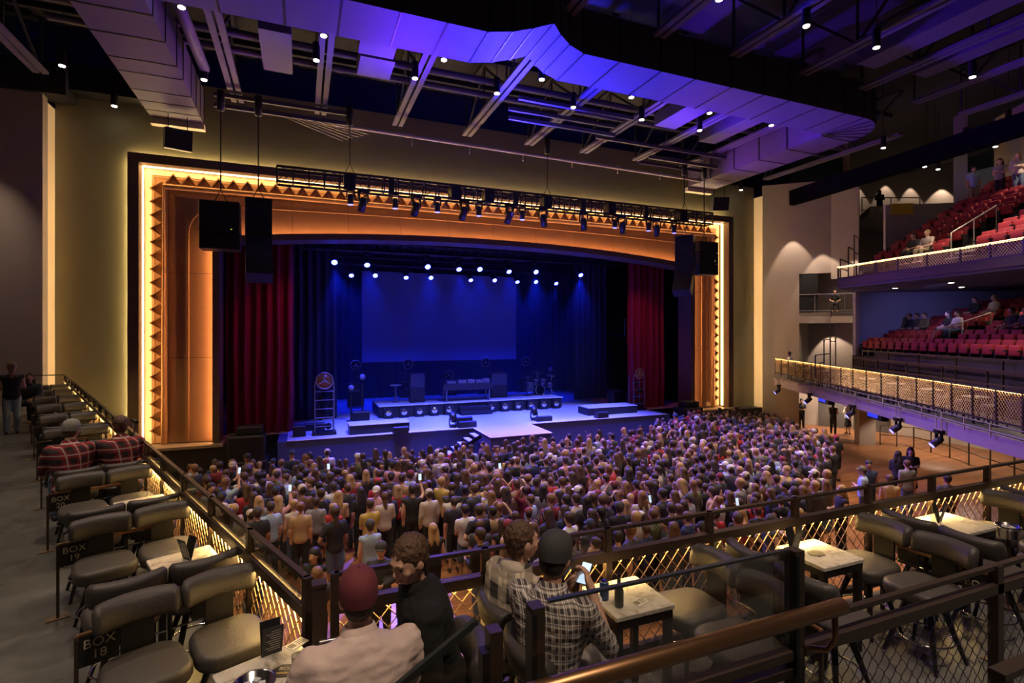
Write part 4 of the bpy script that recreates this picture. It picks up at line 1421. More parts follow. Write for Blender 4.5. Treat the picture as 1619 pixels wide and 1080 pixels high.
def emblem(parent, x, y, z, r, face):
    """round badge: ring, disc and a three-pointed star"""
    rx = Matrix.Rotation(PI / 2, 3, 'X')
    e = MB().lathe([(0.0, 0.01), (r * 0.86, 0.01), (r * 0.86, -0.02), (0.0, -0.02)], 28, (x, y, z), mx=rx).build('emblem_disc', face, parent)
    MB().tube([(x + r * 0.92 * math.cos(i * PI / 16), y, z + r * 0.92 * math.sin(i * PI / 16)) for i in range(32)], r * 0.09, 6, True).build('emblem_ring', EMBR, e)
    s = MB()
    for k in range(3):
        a = PI / 2 + k * 2 * PI / 3
        tip = Vector((x + r * 0.84 * math.cos(a), y - 0.025, z + r * 0.84 * math.sin(a)))
        q1 = Vector((x + r * 0.14 * math.cos(a + PI / 3), y - 0.025, z + r * 0.14 * math.sin(a + PI / 3)))
        q2 = Vector((x + r * 0.14 * math.cos(a - PI / 3), y - 0.025, z + r * 0.14 * math.sin(a - PI / 3)))
        c = Vector((x, y - 0.06, z))
        s.add([tip, q1, q2, c], [(0, 1, 3), (0, 3, 2), (0, 2, 1)])
    s.build('emblem_star', EMBR, e)


def tower(x, y, h_, lab, w=0.75, face=EMBO, r=0.36):
    t = thing('light_tower', lab, 'tower', (x, y, STZ))
    for sx in (-1, 1):
        for sy in (-0.22, 0.22):
            MB().cyl((sx * w / 2, sy, 0), (sx * w / 2, sy, h_), 0.025, n=6).build('upright', STEEL, t)
    n = int(h_ / 0.33)
    for i in range(n + 1):
        MB().cyl((-w / 2, -0.22, i * h_ / n), (w / 2, -0.22, i * h_ / n), 0.02, n=5).build('rung', STEEL, t)
    for i, (z, s_) in enumerate(((0.35, 1), (0.75, -1), (1.1, 1), (1.5, -1))):
        l = MB().lathe([(0.0, -0.12), (0.1, -0.1), (0.14, 0.1), (0.12, 0.1), (0.0, 0.03)], 12, (s_ * 0.14, -0.05, z), mx=Matrix.Rotation(PI / 2, 3, 'X') @ Matrix.Rotation(0.3 * s_, 3, 'Y')).build('par_lamp', BLACKM, t)
    MB().box((0, 0, 0.06), (w + 0.2, 0.7, 0.12)).build('base', BLACKM, t)
    if r:
        emblem(t, 0, -0.26, h_ + 0.08, r, face)
    return t


tower(0.87, 23.45, 2.2, 'tall ladder-like light tower with a round amber star emblem beside the crimson curtain')
tower(17.3, 24.35, 1.95, 'ladder-like light tower with a round amber star emblem at the far wing of the stage', 0.7, r=0.3)
for j, (x, y, lab) in enumerate(((2.84, 31, 'end of the drapes'), (5.83, 31, 'side of the screen'), (10.67, 31, 'drum side of the desk'), (13.4, 31, 'far side of the drums'), (8.3, 31, 'space behind the desk'))):
    t = thing('emblem_stand', 'dark stand with a ring and star emblem at the %s' % lab, 'stand', (x, y, STZ))
    MB().box((0, 0, 0.75), (0.9, 0.5, 1.3)).build('cabinet', BLACK, t)
    MB().cyl((0, 0, 1.3), (0, 0, 2.2), 0.03, n=6).build('mast', BLACKM, t)
    MB().box((0, -0.26, 1.0), (0.4, 0.02, 0.12)).build('label_plate', STEEL, t)
    emblem(t, 0, -0.1, 2.45 - (0.75 if j == 4 else 0), 0.3, BLACKM)
# speakers and desk on the riser
RZ = STZ + 0.605
for j, (x, y, w, h_, lab) in enumerate(((5.65, 27.6, 0.75, 1.5, 'tilted black speaker pair on the riser by the desk'), (10.4, 28.0, 0.95, 1.35, 'large black speaker on the riser behind the desk end'))):
    t = thing('stage_speaker', lab, 'speaker', (x, y, RZ))
    MB().box((0, 0, h_ * 0.25), (w, 0.6, h_ * 0.5)).build('lower_cabinet', BLACK, t)
    MB().box((0, 0, h_ * 0.76), (w, 0.55, h_ * 0.48), mx=Matrix.Rotation(0.12, 3, 'X')).build('upper_cabinet', mat('blue_black_cabinet', (0.03, 0.03, 0.045), 0.5), t)
    MB().box((0, -0.3, h_ * 0.25), (w * 0.88, 0.02, h_ * 0.42)).build('grille', BLACKM, t)
    MB().box((0, 0, h_ * 1.02), (w * 1.05, 0.6, 0.03), mx=Matrix.Rotation(0.12, 3, 'X')).build('top_edge', STEEL, t)
dk = thing('dj_desk', 'long dark desk with mixers on the riser', 'desk', (8.3, 27.2, RZ))
MB().box((0, 0, 0.92), (2.7, 0.75, 0.1)).build('desk_top', BLACK, dk)
MB().box((0, -0.34, 0.78), (2.7, 0.03, 0.3)).build('front_panel', BLACK, dk)
for sx in (-1, 1):
    for sy in (-1, 1):
        MB().cyl((sx * 1.2, sy * 0.3, 0), (sx * 1.2, sy * 0.3, 0.9), 0.035, n=6).build('leg', STEEL, dk)
for j, (x, w, h_) in enumerate(((-0.9, 0.5, 0.12), (-0.3, 0.45, 0.16), (0.2, 0.4, 0.18), (0.7, 0.45, 0.14), (1.1, 0.3, 0.2))):
    t = thing('desk_mixer', 'small silver mixer on the long desk, %s along it' % nth(j + 1), 'mixer', (8.3 + x, 27.2, RZ + 0.972), group='desk gear')
    MB().box((0, 0, h_ / 2), (w, 0.45, h_), mx=None).build('case', STEEL, t)
    for k in range(4):
        MB().cyl((-w * 0.3 + w * 0.2 * k, -0.1, h_), (-w * 0.3 + w * 0.2 * k, -0.1, h_ + 0.03), 0.025, n=8).build('knob', CHROME, t)
mc = thing('mic_stand', 'thin microphone stand rising behind the long desk', 'stand', (7.3, 28.1, RZ))
MB().cyl((0, 0, 0), (0, 0, 1.8), 0.015, n=6).cyl((0, 0, 0), (0, 0, 0.03), 0.16, n=12).build('pole', BLACKM, mc)
MB().ell((0, 0, 1.84), (0.03, 0.03, 0.05)).build('microphone', BLACKM, mc)
rt = thing('round_side_table', 'small round pedestal table beside the tilted speakers', 'table', (4.6, 27.9, RZ))
MB().lathe([(0.0, 0.9), (0.3, 0.9), (0.3, 0.94), (0.0, 0.94)], 18).build('tabletop', STAGEW, rt)
MB().cyl((0, 0, 0), (0, 0, 0.9), 0.04, n=8).cyl((0, 0, 0), (0, 0, 0.02), 0.2, n=14).build('pedestal', STEEL, rt)
# drum kit
DRUM = mat('drum_shell', (0.05, 0.05, 0.09), 0.3, 0.2)
HEAD = mat('drum_head', (0.6, 0.6, 0.65), 0.5)
dkit = thing('drum_kit', 'drum kit with cymbals at the end of the riser', 'drum kit', (13.0, 28.0, RZ))


def drum(x, y, z, r, h_, rot=0.0, nm='tom'):
    mx = Matrix.Rotation(rot, 3, 'X')
    d = MB().lathe([(0.0, -h_ / 2), (r, -h_ / 2), (r, h_ / 2), (0.0, h_ / 2)], 18, (x, y, z), mx=mx).build(nm, DRUM, dkit)
    MB().lathe([(0.0, h_ / 2 + 0.004), (r * 0.95, h_ / 2 + 0.004)], 18, (x, y, z), mx=mx).build('drum_head', HEAD, d)
    for s_ in (-1, 1):
        MB().tube([mx @ Vector((r * math.cos(i * PI / 9), r * math.sin(i * PI / 9), s_ * h_ / 2)) + Vector((x, y, z)) for i in range(18)], 0.014, 5, True).build('hoop', CHROME, d)


drum(0, 0, 0.32, 0.3, 0.42, PI / 2, 'bass_drum')
drum(-0.65, -0.1, 0.52, 0.26, 0.5, 0, 'floor_tom')
drum(0.65, -0.05, 0.6, 0.22, 0.3, 0, 'snare')
drum(-0.22, -0.05, 0.82, 0.17, 0.22, 0.3)
drum(0.24, -0.05, 0.82, 0.17, 0.22, 0.3)
for (x, y, z, r) in ((0.0, 0.2, 1.35, 0.3), (0.85, 0.1, 1.15, 0.25), (-0.6, 0.3, 1.1, 0.24)):
    s = MB().cyl((x, y, 0), (x, y, z), 0.016, n=6).bar((x, y, 0.25), (x - 0.2, y - 0.1, 0), 0.02, 0.02).bar((x, y, 0.25), (x + 0.2, y - 0.1, 0), 0.02, 0.02).build('cymbal_stand', CHROME, dkit)
    MB().lathe([(0.0, 0.035), (r * 0.25, 0.02), (r, 0.0), (r, -0.004), (0.0, 0.02)], 20, (x, y, z), mx=Matrix.Rotation(0.25, 3, 'X')).build('cymbal', mat('cymbal_bronze', (0.5, 0.45, 0.35), 0.3, 0.9), s)
MB().lathe([(0.0, 0.5), (0.17, 0.5), (0.17, 0.56), (0.0, 0.56)], 14, (0, 0.75, 0)).cyl((0, 0.75, 0), (0, 0.75, 0.5), 0.025, n=6).build('drum_stool', BLACK, dkit)
# cases, amps and a gear rack at the wings
for j, (x, y, z, sx, sy, sz, lab) in enumerate(((-1.9, 22.35, 0, 1.4, 0.9, 0.95, 'lower black subwoofer cabinet under the crimson curtain'), (-1.95, 22.35, 0.96, 1.3, 0.9, 0.95, 'upper black subwoofer cabinet under the crimson curtain'),
                                               (-1.85, 22.4, 1.92, 0.9, 0.6, 0.28, 'small black speaker box on top of the subwoofer cabinets'), (19.2, 22.4, 0, 1.5, 0.9, 0.95, 'lower black subwoofer cabinet by the copper panels'),
                                               (19.2, 22.4, 0.96, 1.3, 0.85, 0.85, 'upper black subwoofer cabinet by the copper panels'), (19.3, 22.45, 1.82, 0.9, 0.6, 0.3, 'small black speaker box by the copper panels'),
                                               (17.2, 26.2, STZ, 0.9, 0.6, 0.95, 'blue lit amplifier rack at the far wing'), (-0.1, 23.4, STZ, 0.5, 0.5, 0.45, 'small black equipment case left of the light tower'),
                                               (2.6, 25.8, STZ, 0.8, 0.5, 0.55, 'road case behind the low riser'), (0.5, 24.6, STZ, 0.9, 0.4, 0.3, 'flat black case beside the drapes'))):
    t = thing('equipment_case', lab, 'case', (x, y, z))
    MB().add(*shape(rrect(sx, sy, 0.04, 2), 0, sz, 0.02, 1)).build('case_body', BLACK, t)
    MB().box((0, -sy / 2 - 0.004, sz / 2), (sx * 0.86, 0.01, sz * 0.8)).build('grille', BLACKM, t)
    MB().box((0, -sy / 2 - 0.008, sz * 0.96), (sx * 0.9, 0.012, 0.02)).build('edge_strip', STEEL, t)
for j, (x, y, h_) in enumerate(((2.2, 26.4, 1.5), (2.75, 26.6, 2.0), (14.9, 30.4, 1.8))):
    t = thing('lamp_stand', 'thin stand with a small lamp head on the stage, %s of three' % nth(j + 1), 'stand', (x, y, STZ), group='stage lamp stands')
    MB().cyl((0, 0, 0), (0, 0, h_), 0.035, n=7).cyl((0, 0, 0), (0, 0, 0.03), 0.22, n=12).build('pole', BLACKM, t)
    MB().lathe([(0.0, -0.14), (0.1, -0.14), (0.14, 0.12), (0.0, 0.12)], 12, (0, -0.05, h_ + 0.1), mx=Matrix.Rotation(1.2, 3, 'X')).build('lamp_head', STEEL, t)


# ---- curtains and drapes
def drape(name, x0, x1, y, z0, z1, m, label, amp=0.12, wave=0.36, gather=0.0, th=0.03, cat='curtain'):
    mb = MB()
    n = int((x1 - x0) / wave * 8)
    nz = 5
    rows = []
    for k in range(nz + 1):
        z = z0 + (z1 - z0) * k / nz
        row = []
        for i in range(n + 1):
            s = i / n
            x = x0 + (x1 - x0) * s
            ph = 2 * PI * (x - x0) / wave
            yy = y + amp * (math.sin(ph) + 0.35 * math.sin(ph * 0.37 + 1.3)) * (1 - 0.25 * k / nz)
            row.append((x + 0.04 * math.sin(k * 1.7 + i * 0.13) * (1 - k / nz), yy, z))
        rows.append(row)
    vs = [p for r in rows for p in r]
    W = n + 1
    fs = [(k * W + i, k * W + i + 1, (k + 1) * W + i + 1, (k + 1) * W + i) for k in range(nz) for i in range(n)]
    back = [(p[0], p[1] + th, p[2]) for p in vs]
    mb.add(vs, fs, 0, True)
    mb.add(back, [f[::-1] for f in fs], 0, True)
    return mb.build(name, m, label=label, cat=cat)


drape('stage_curtain', -2.95, -0.35, 24.7, STZ, 10.4, VELVET, 'gathered crimson velvet curtain beside the tilted light tower', 0.14, 0.42)
drape('stage_curtain', 17.1, 19.6, 24.9, STZ, 10.4, VELVET, 'gathered crimson velvet curtain on the balcony side', 0.14, 0.42)
drape('stage_drape', -1.2, 1.6, 27.6, STZ, 11.5, DRAPE, 'tall black drape leg behind the first crimson curtain', 0.12, 0.4)
drape('stage_drape', 16.2, 18.6, 29.5, STZ, 11.5, DRAPE, 'tall black drape leg at the balcony side of the stage', 0.12, 0.4)
drape('stage_drape', -2.0, 20.5, 35.2, STZ, 12.5, DRAPE, 'wide black backdrop drape behind the screen', 0.1, 0.5)
drape('stage_border', -2.5, 20.0, 25.4, 10.2, 12.5, DRAPE, 'black border drape across the top of the stage', 0.06, 0.5)
drape('stage_border', -2.5, 20.0, 29.0, 10.4, 12.5, DRAPE, 'second black border drape deeper over the stage', 0.06, 0.5)
sc = thing('projection_screen', 'large dim blue projection screen hanging at the back of the stage', 'screen', (8.75, 34.0, 3.9))
MB().box((0, 0, 2.9), (10.5, 0.04, 5.8)).build('screen_cloth', SCREEN, sc)
MB().box((0, 0, 0.0), (10.5, 0.08, 0.08)).build('bottom_batten', BLACKM, sc)
# side gallery inside the stage house
sgal = thing('side_gallery', 'steel gallery with thin rails on the far wall of the stage', 'gallery', (21.3, 30.2, 5.6))
MB().box((0, 0, 0), (3.0, 2.0, 0.2)).build('gallery_floor', BLACKM, sgal)
for z in (0.6, 1.1):
    MB().cyl((-1.5, -1.0, z), (1.5, -1.0, z), 0.03, n=6).build('rail', STEEL, sgal)
for i in range(4):
    MB().cyl((-1.5 + i, -1.0, 0), (-1.5 + i, -1.0, 1.1), 0.03, n=6).build('post', STEEL, sgal)


# ---- trusses with lamps
def truss(p0, p1, w, label, m=BLACKM, bay=0.55):
    p0, p1 = Vector(p0), Vector(p1)
    L = (p1 - p0).length
    t = thing('lighting_truss', label, 'truss', p0)
    h_ = w / 2
    c = [(-h_, -h_), (h_, -h_), (h_, h_), (-h_, h_)]
    for (a, b) in c:
        MB().cyl((0, a, b), (L, a, b), 0.05, n=6).build('chord', m, t)
    n = int(L / bay)
    lc = MB()
    for i in range(n + 1):
        x = L * i / n
        for k in range(4):
            lc.bar((x, *c[k]), (x, *c[(k + 1) % 4]), 0.05, 0.05)
        if i < n:
            x2 = L * (i + 1) / n
            s_ = i % 2
            lc.bar((x, -h_, h_ if s_ else -h_), (x2, -h_, -h_ if s_ else h_), 0.02, 0.02)
            lc.bar((x, h_, h_ if s_ else -h_), (x2, h_, -h_ if s_ else h_), 0.02, 0.02)
            lc.bar((x, h_ if s_ else -h_, h_), (x2, -h_ if s_ else h_, h_), 0.02, 0.02)
    lc.build('lacing', m, t)
    return t


ft = truss((-0.87, 21.5, 11.72), (19.8, 21.5, 11.76), 0.56, 'long black box truss hung in front of the stage arch')
for i, x in enumerate((2.6, 6.9, 8.4, 11.2, 14.6, 18.8)):
    MB().box((x, 0, 0.02), (0.42, 0.5, 0.5)).build('motor_clamp', BLACK, ft)
for i, x in enumerate((4.2, 9.6, 13.0, 16.5)):
    MB().box((x, -0.26, -0.05), (0.22, 0.12, 0.62)).build('cable_block', BLACK, ft)


def chain(x, y, z0, z1, label, r=0.018):
    t = thing('hoist_chain', label, 'chain', (x, y, z0))
    MB().cyl((0, 0, 0.45), (0, 0, z1 - z0 - 0.7), r, n=5).build('chain_run', BLACKM, t)
    MB().tube([(-0.22, 0, 0), (0, 0, 0.45), (0.22, 0, 0)], 0.02, 5).build('bridle', BLACKM, t)
    MB().lathe([(0.0, z1 - z0 - 0.75), (0.13, z1 - z0 - 0.7), (0.13, z1 - z0), (0.0, z1 - z0)], 10).build('hoist_motor', BLACK, t)
    MB().cyl((0, 0, z1 - z0), (0, 0, 17.16 - z0), 0.012, n=5).build('hanger_cable', BLACKM, t)


for i, x in enumerate((1.75, 10.4, 18.2)):
    chain(x, 21.5, 12.02, 14.7, 'thin hoist chain holding the front truss, %s of three' % nth(i + 1))


def mover(name, x, y, z, tilt, spin, label, lens=BLACKM, group='truss lamps', s=1.0):
    t = thing(name, label, 'spotlight', (x, y, z), spin, group)
    MB().box((0, 0, -0.07 * s), (0.3 * s, 0.26 * s, 0.14 * s)).build('base', BLACKM, t)
    for q in (-1, 1):
        MB().bar((q * 0.16 * s, 0, -0.1 * s), (q * 0.16 * s, 0, -0.42 * s), 0.05 * s, 0.1 * s).build('yoke_arm', BLACKM, t)
    mx = Matrix.Rotation(tilt, 3, 'X')
    hd = MB().lathe([(0.0, 0.16 * s), (0.1 * s, 0.14 * s), (0.14 * s, 0.0), (0.13 * s, -0.32 * s), (0.0, -0.32 * s)], 14, (0, 0, -0.42 * s), mx=mx).build('head', mat('blue_black_shell', (0.02, 0.022, 0.05), 0.35), t)
    MB().lathe([(0.135 * s, -0.325 * s), (0.1 * s, -0.345 * s), (0.0, -0.36 * s)], 14, (0, 0, -0.42 * s), mx=mx).build('lens', lens, hd)
    return t


MV = [(1.75, 0), (2.23, 1), (3.48, 0), (4.33, 1), (5.21, 0), (6.37, 1), (7.02, 0), (8.44, 1), (9.04, 0), (10.07, 1), (12.14, 1), (13.84, 0), (14.27, 1), (15.78, 0), (16.27, 1), (17.32, 0)]
for i, (x, big) in enumerate(MV):
    if big:
        mover('moving_light', x, 21.22, 11.43, 0.5, 0.4 if i < 9 else -0.7, 'long black moving light under the front truss, %s lamp along' % nth(i + 1), s=1.15)
    else:
        mover('moving_light', x, 21.22, 11.43, 0.0, 0.0, 'short round black lamp under the front truss, %s lamp along' % nth(i + 1), LENSD, s=0.85)
# over-stage trusses with the blue beams
ROWA = [1.42, 2.92, 5.88, 7.52, 8.64, 10.3, 11.87, 14.68]
ROWB = [0.98, 2.62, 3.95, 5.74, 7.23, 9.76, 11.33, 12.9, 14.2, 15.7]
truss((0.0, 26.2, 9.95), (17.5, 26.2, 9.95), 0.4, 'dark truss over the front of the stage carrying blue lamps')
truss((0.0, 31.3, 9.95), (17.5, 31.3, 9.95), 0.4, 'dark truss over the rear of the stage carrying blue lamps')
for row, y, lab in ((ROWA, 26.2, 'front stage truss'), (ROWB, 31.3, 'rear stage truss')):
    for i, x in enumerate(row):
        mover('blue_stage_light', x, y, 9.72, -0.75 if i % 2 else -0.95, 0, 'glowing blue stage light, %s along the %s' % (nth(i + 1), lab), LENSB, 'blue stage lights')
        lamp('blue_beam', 'SPOT', (x, y - 0.12, 8.9), 2700 if y < 30 else 950, (0.003, 0.016, 1.0), (x + (8.6 - x) * 0.15, y - (2.0 if y < 30 else -0.6), STZ), spot_size=math.radians(62), spot_blend=0.8, shadow_soft_size=0.1)
# pale blue key light on the deck
for x in (4.0, 8.6, 13.2):
    lamp('deck_key', 'SPOT', (x, 21.6, 11.0), 5600, (0.2, 0.22, 1.0), (x, 24.2, STZ), spot_size=math.radians(50), spot_blend=0.8, shadow_soft_size=0.15)
lamp('curtain_lamp', 'SPOT', (2.0, 21.6, 11.0), 260, (1.0, 0.1, 0.2), (-1.7, 24.6, 5.0), spot_size=math.radians(42), spot_blend=0.9, shadow_soft_size=0.15)
lamp('curtain_lamp', 'SPOT', (15.5, 21.6, 11.0), 260, (1.0, 0.1, 0.2), (18.4, 24.8, 5.0), spot_size=math.radians(42), spot_blend=0.9, shadow_soft_size=0.15)


# ---- hung loudspeakers
SPK = mat('speaker_black', (0.012, 0.012, 0.016), 0.5)


def sub_array(x, y, z1, w, hh, lab, rz=0):
    t = thing('sub_array', lab, 'loudspeaker', (x, y, z1 - hh), rz)
    n = 3
    for i in range(n):
        c = MB().add(*shape(rrect(w, 0.75, 0.03, 2), hh * i / n + 0.01, hh * (i + 1) / n - 0.01, 0.015, 1)).build('cabinet', SPK, t)
        MB().box((0, -0.382, hh * (i + 0.5) / n), (w * 0.9, 0.012, hh / n * 0.8)).build('grille', BLACKM, c)
    MB().box((0.3 * w, -0.39, hh * 0.42), (0.05, 0.01, 0.02)).build('status_light', mat('status_yellow', (0.5, 0.5, 0.05), 0.5, emit=(0.6, 0.7, 0.05), es=0.8, noise=0), t)


sub_array(-2.71, 21.3, 10.47, 1.26, 1.72, 'square black sub speaker block hung before the copper arch by the side wing')
sub_array(19.3, 21.3, 10.46, 1.2, 1.7, 'square black sub speaker block hung before the arch on the balcony side')


def line_array(x, y, z1, lab, yaw, lit):
    t = thing('line_array', lab, 'loudspeaker', (x, y, z1), yaw)
    MB().box((0, 0, -0.03), (0.9, 0.7, 0.06)).build('fly_frame', BLACKM, t)
    p = Vector((0, 0, -0.06))
    ang = 0.0
    for i in range(11):
        hh = 0.275
        mx = Matrix.Rotation(-ang, 3, 'X')
        c = p + mx @ Vector((0, 0.0, -hh / 2))
        b = MB().box(c, (0.88, 0.52, hh - 0.015), mx=mx).build('cabinet', SPK, t)
        q = c + mx @ Vector((0, -0.265, 0))
        MB().box(q, (0.8, 0.012, hh * 0.8), mx=mx).build('grille', BLACKM, b)
        p = p + mx @ Vector((0, 0, -hh))
        ang += 0.012 if i < 4 else 0.1
    return t


line_array(-1.49, 21.3, 10.68, 'tall black line array hung beside the sub block by the side wing', 0.12, False)
line_array(18.0, 21.2, 10.68, 'curved black line array hung on the balcony side of the arch', -0.95, True)
for i, (x, z) in enumerate(((-2.71, 10.47), (-1.49, 10.68), (18.0, 10.68), (19.3, 10.46))):
    chain(x, 21.3, z, 14.5, 'hoist chain with a motor above the %s hung loudspeaker' % nth(i + 1), 0.025)
# tilted fills near the duct ends
for i, (x, lab) in enumerate(((-4.24, 'black fill loudspeaker hung under the duct end by the tall wall'), (21.35, 'black fill loudspeaker hung under the duct end on the balcony side'))):
    t = thing('fill_speaker', lab, 'loudspeaker', (x, 22.4, 12.9), 0.3 if i == 0 else -0.4)
    mx = Matrix.Rotation(0.22, 3, 'X')
    MB().box((0, 0, 0), (0.85, 0.6, 0.72), mx=mx).build('cabinet', SPK, t)
    for k in range(4):
        MB().box(mx @ Vector((0, -0.31, -0.27 + 0.18 * k)), (0.8, 0.02, 0.12), mx=mx).build('louver', BLACKM, t)
    for s_ in (-1, 1):
        MB().cyl((s_ * 0.3, 0, 0.3), (s_ * 0.3, 0, 0.95), 0.015, n=5).build('hanger', BLACKM, t)

# ---- lamps under the lower balcony
LBL = [(0.9, 0), (4.9, 0), (9.0, 0), (12.2, 0), (14.4, 0)]
for i, (s_, _) in enumerate(LBL):
    acc, p = s_, None
    for a, b in zip(LB, LB[1:]):
        L = (b - a).length
        if acc <= L:
            p = a + (b - a) * (acc / L)
            break
        acc -= L
    p = p - v_ * 0.12
    t = mover('balcony_light', p.x, p.y, 2.95, 0.9, 1.0, 'black moving light hung below the lower balcony, %s from the stage' % nth(i + 1), LENSD, 'balcony lamps', 0.75)
    MB().bar((-0.14, 0, 0.0), (-0.14, 0, 0.45), 0.025, 0.025).bar((0.14, 0, 0.0), (0.14, 0, 0.45), 0.025, 0.025).bar((-0.14, 0, 0), (0.14, 0, 0), 0.03, 0.03).build('hanger', mat('pale_pipe', (0.45, 0.4, 0.3)), t)
BLUEL = mat('blue_led_bar', (0.02, 0.03, 0.4), 0.4, emit=(0.03, 0.06, 1.0), es=0.5, noise=0)
for i, (a, s_) in enumerate(((0, 6.0), (1, 2.6))):
    p, q = LB[a], LB[a + 1]
    d = (q - p).normalized()
    c = p + d * s_ + v_ * 0.15
    t = thing('led_batten', 'blue glowing batten lamp under the lower balcony, %s of two' % nth(i + 1), 'lamp', (c.x, c.y, 2.71), math.atan2(d.y, d.x), 'led battens')
    MB().box((0, 0, 0), (1.0, 0.25, 0.22)).build('housing', BLACKM, t)
    MB().box((-0.1, -0.13, 0.02), (0.7, 0.02, 0.14)).build('lens_bar', BLUEL, t)
# ramp rails below the balcony
rr = thing('ramp_railing', 'dark pipe railing round the ramp under the lower balcony', 'railing', (27.6, 17.8, 0))
pts = [(0.0, 0.0), (1.0, -1.0), (0.2, -3.0), (-1.2, -5.2), (-2.6, -7.4)]
for z in (0.55, 1.02):
    for a, b in zip(pts, pts[1:]):
        MB().cyl((*a, z), (*b, z), 0.025, n=6).build('rail', BRONZE, rr)
for a, b in zip(pts, pts[1:]):
    for k in range(2):
        x, y = a[0] + (b[0] - a[0]) * k / 2, a[1] + (b[1] - a[1]) * k / 2
        MB().cyl((x, y, 0), (x, y, 1.02), 0.028, n=6).build('post', BRONZE, rr)
struct('trim_8', MB().prism([(26.6, 10.6), (25.6, 9.2), (29, 6.5), (31, 9)], 0, 0.25), FASCIA, 'pale low ramp edge under the balcony')
# lamps that wash the side walls and the spaces under the balconies
for (x, y, z, p, aim, sz) in ((26.2, 21.7, 12.6, 420, (26.9, 22.1, 6), 50), (27.3, 20.6, 11.9, 420, (28.0, 21.1, 5), 50), (28.0, 19.4, 11.4, 360, (28.7, 20.1, 5), 50), (-9.6, 21.6, 13.0, 330, (-10.3, 22.9, 1.0), 60),
                              (28.6, 21.2, 6.2, 160, (29.6, 21.6, 3.4), 75), (28.2, 21.9, 2.85, 260, (29.0, 22.6, 0), 110), (29.6, 20.6, 2.85, 300, (30.4, 20.6, 0), 110), (28.0, 15.5, 2.85, 350, (28.5, 15.5, 0), 130), (23.5, 12.0, 2.85, 160, (23.5, 12.0, 0), 130),
                              (29.3, 10.8, 7.6, 90, (30.1, 10.4, 4), 75), (28.6, 9.4, 7.6, 90, (29.4, 9.0, 4), 75), (24.5, 11.0, 7.6, 60, (24.5, 11.0, 3), 120), (36.25, 24.75, 17.0, 130, (36.5, 25.2, 12), 58), (38.25, 23.95, 17.0, 130, (38.5, 24.4, 12), 58),
                              (39.9, 23.3, 16.8, 130, (40.15, 23.75, 12), 58), (41.9, 22.3, 16.6, 170, (42.2, 22.9, 12), 80), (26.5, 10.5, 14.5, 450, (25.5, 10.5, 8), 80), (30.8, 19.9, 10.6, 60, (31, 21.0, 8), 70)):
    lamp('wall_lamp', 'SPOT', (x, y, z), p, WARM, aim, spot_size=math.radians(sz), spot_blend=0.25 if x > 0 else 1.0, shadow_soft_size=0.05)

# ================================================================== PEOPLE
def cap(mb, p0, r0, p1, r1, n=10):
    mb.cyl(p0, p1, r0, r1, n)
    mb.ell(p0, (r0,) * 3, nu=n, nv=6)
    mb.ell(p1, (r1,) * 3, nu=n, nv=6)


def remesh(mb, voxel, name, m, smooth=3, ratio=None):
    me = mb.mesh(name, m)
    o = bpy.data.objects.new(name, me)
    r = o.modifiers.new('r', 'REMESH')
    r.mode = 'VOXEL'
    r.voxel_size = voxel
    if smooth:
        s = o.modifiers.new('s', 'SMOOTH')
        s.factor = 0.5
        s.iterations = smooth
    if ratio:
        d = o.modifiers.new('d', 'DECIMATE')
        d.ratio = ratio
    out = baked(o)
    out.name = name
    bpy.data.meshes.remove(me)
    out.polygons.foreach_set('use_smooth', [True] * len(out.polygons))
    out.materials.clear()
    out.materials.append(m)
    return out


def V(*a):
    return Vector(a)


def stand_joints():
    J = dict(pelvis=V(0, 0, 0.95), neck=V(0, -0.01, 1.475), hyaw=0.0, hpitch=0.0)
    for s, k in ((-1, 'L'), (1, 'R')):
        J['sh' + k] = V(s * 0.175, -0.01, 1.405)
        J['el' + k] = V(s * 0.225, -0.03, 1.12)
        J['wr' + k] = V(s * 0.225, 0.05, 0.88)
        J['hip' + k] = V(s * 0.085, 0, 0.92)
        J['kn' + k] = V(s * 0.095, 0.02, 0.5)
        J['an' + k] = V(s * 0.1, -0.02, 0.085)
    return J


def sit_joints(lean=0.06, h=0.56, knee=0.42, spread=0.12):
    J = dict(pelvis=V(0, -0.05, h + 0.1), neck=V(0, -0.05 + lean, h + 0.6), hyaw=0.0, hpitch=0.0)
    for s, k in ((-1, 'L'), (1, 'R')):
        J['sh' + k] = V(s * 0.19, -0.05 + lean * 0.9, h + 0.535)
        J['el' + k] = V(s * 0.25, 0.02 + lean, h + 0.27)
        J['wr' + k] = V(s * 0.13, 0.24 + lean, h + 0.22)
        J['hip' + k] = V(s * 0.09, -0.02, h + 0.09)
        J['kn' + k] = V(s * spread, knee, h + 0.09)
        J['an' + k] = V(s * spread, knee - 0.02, max(0.1, h - 0.33))
    return J


def head_frame(J):
    R = Matrix.Rotation(J['hyaw'], 3, 'Z') @ Matrix.Rotation(J['hpitch'], 3, 'X')
    up = (J['neck'] - J['pelvis']).normalized()
    c = J['neck'] + V(0, 0, 0.06) + R @ V(0, 0.025, 0.1) + V(up.x, up.y, 0) * 0.03
    return c, R


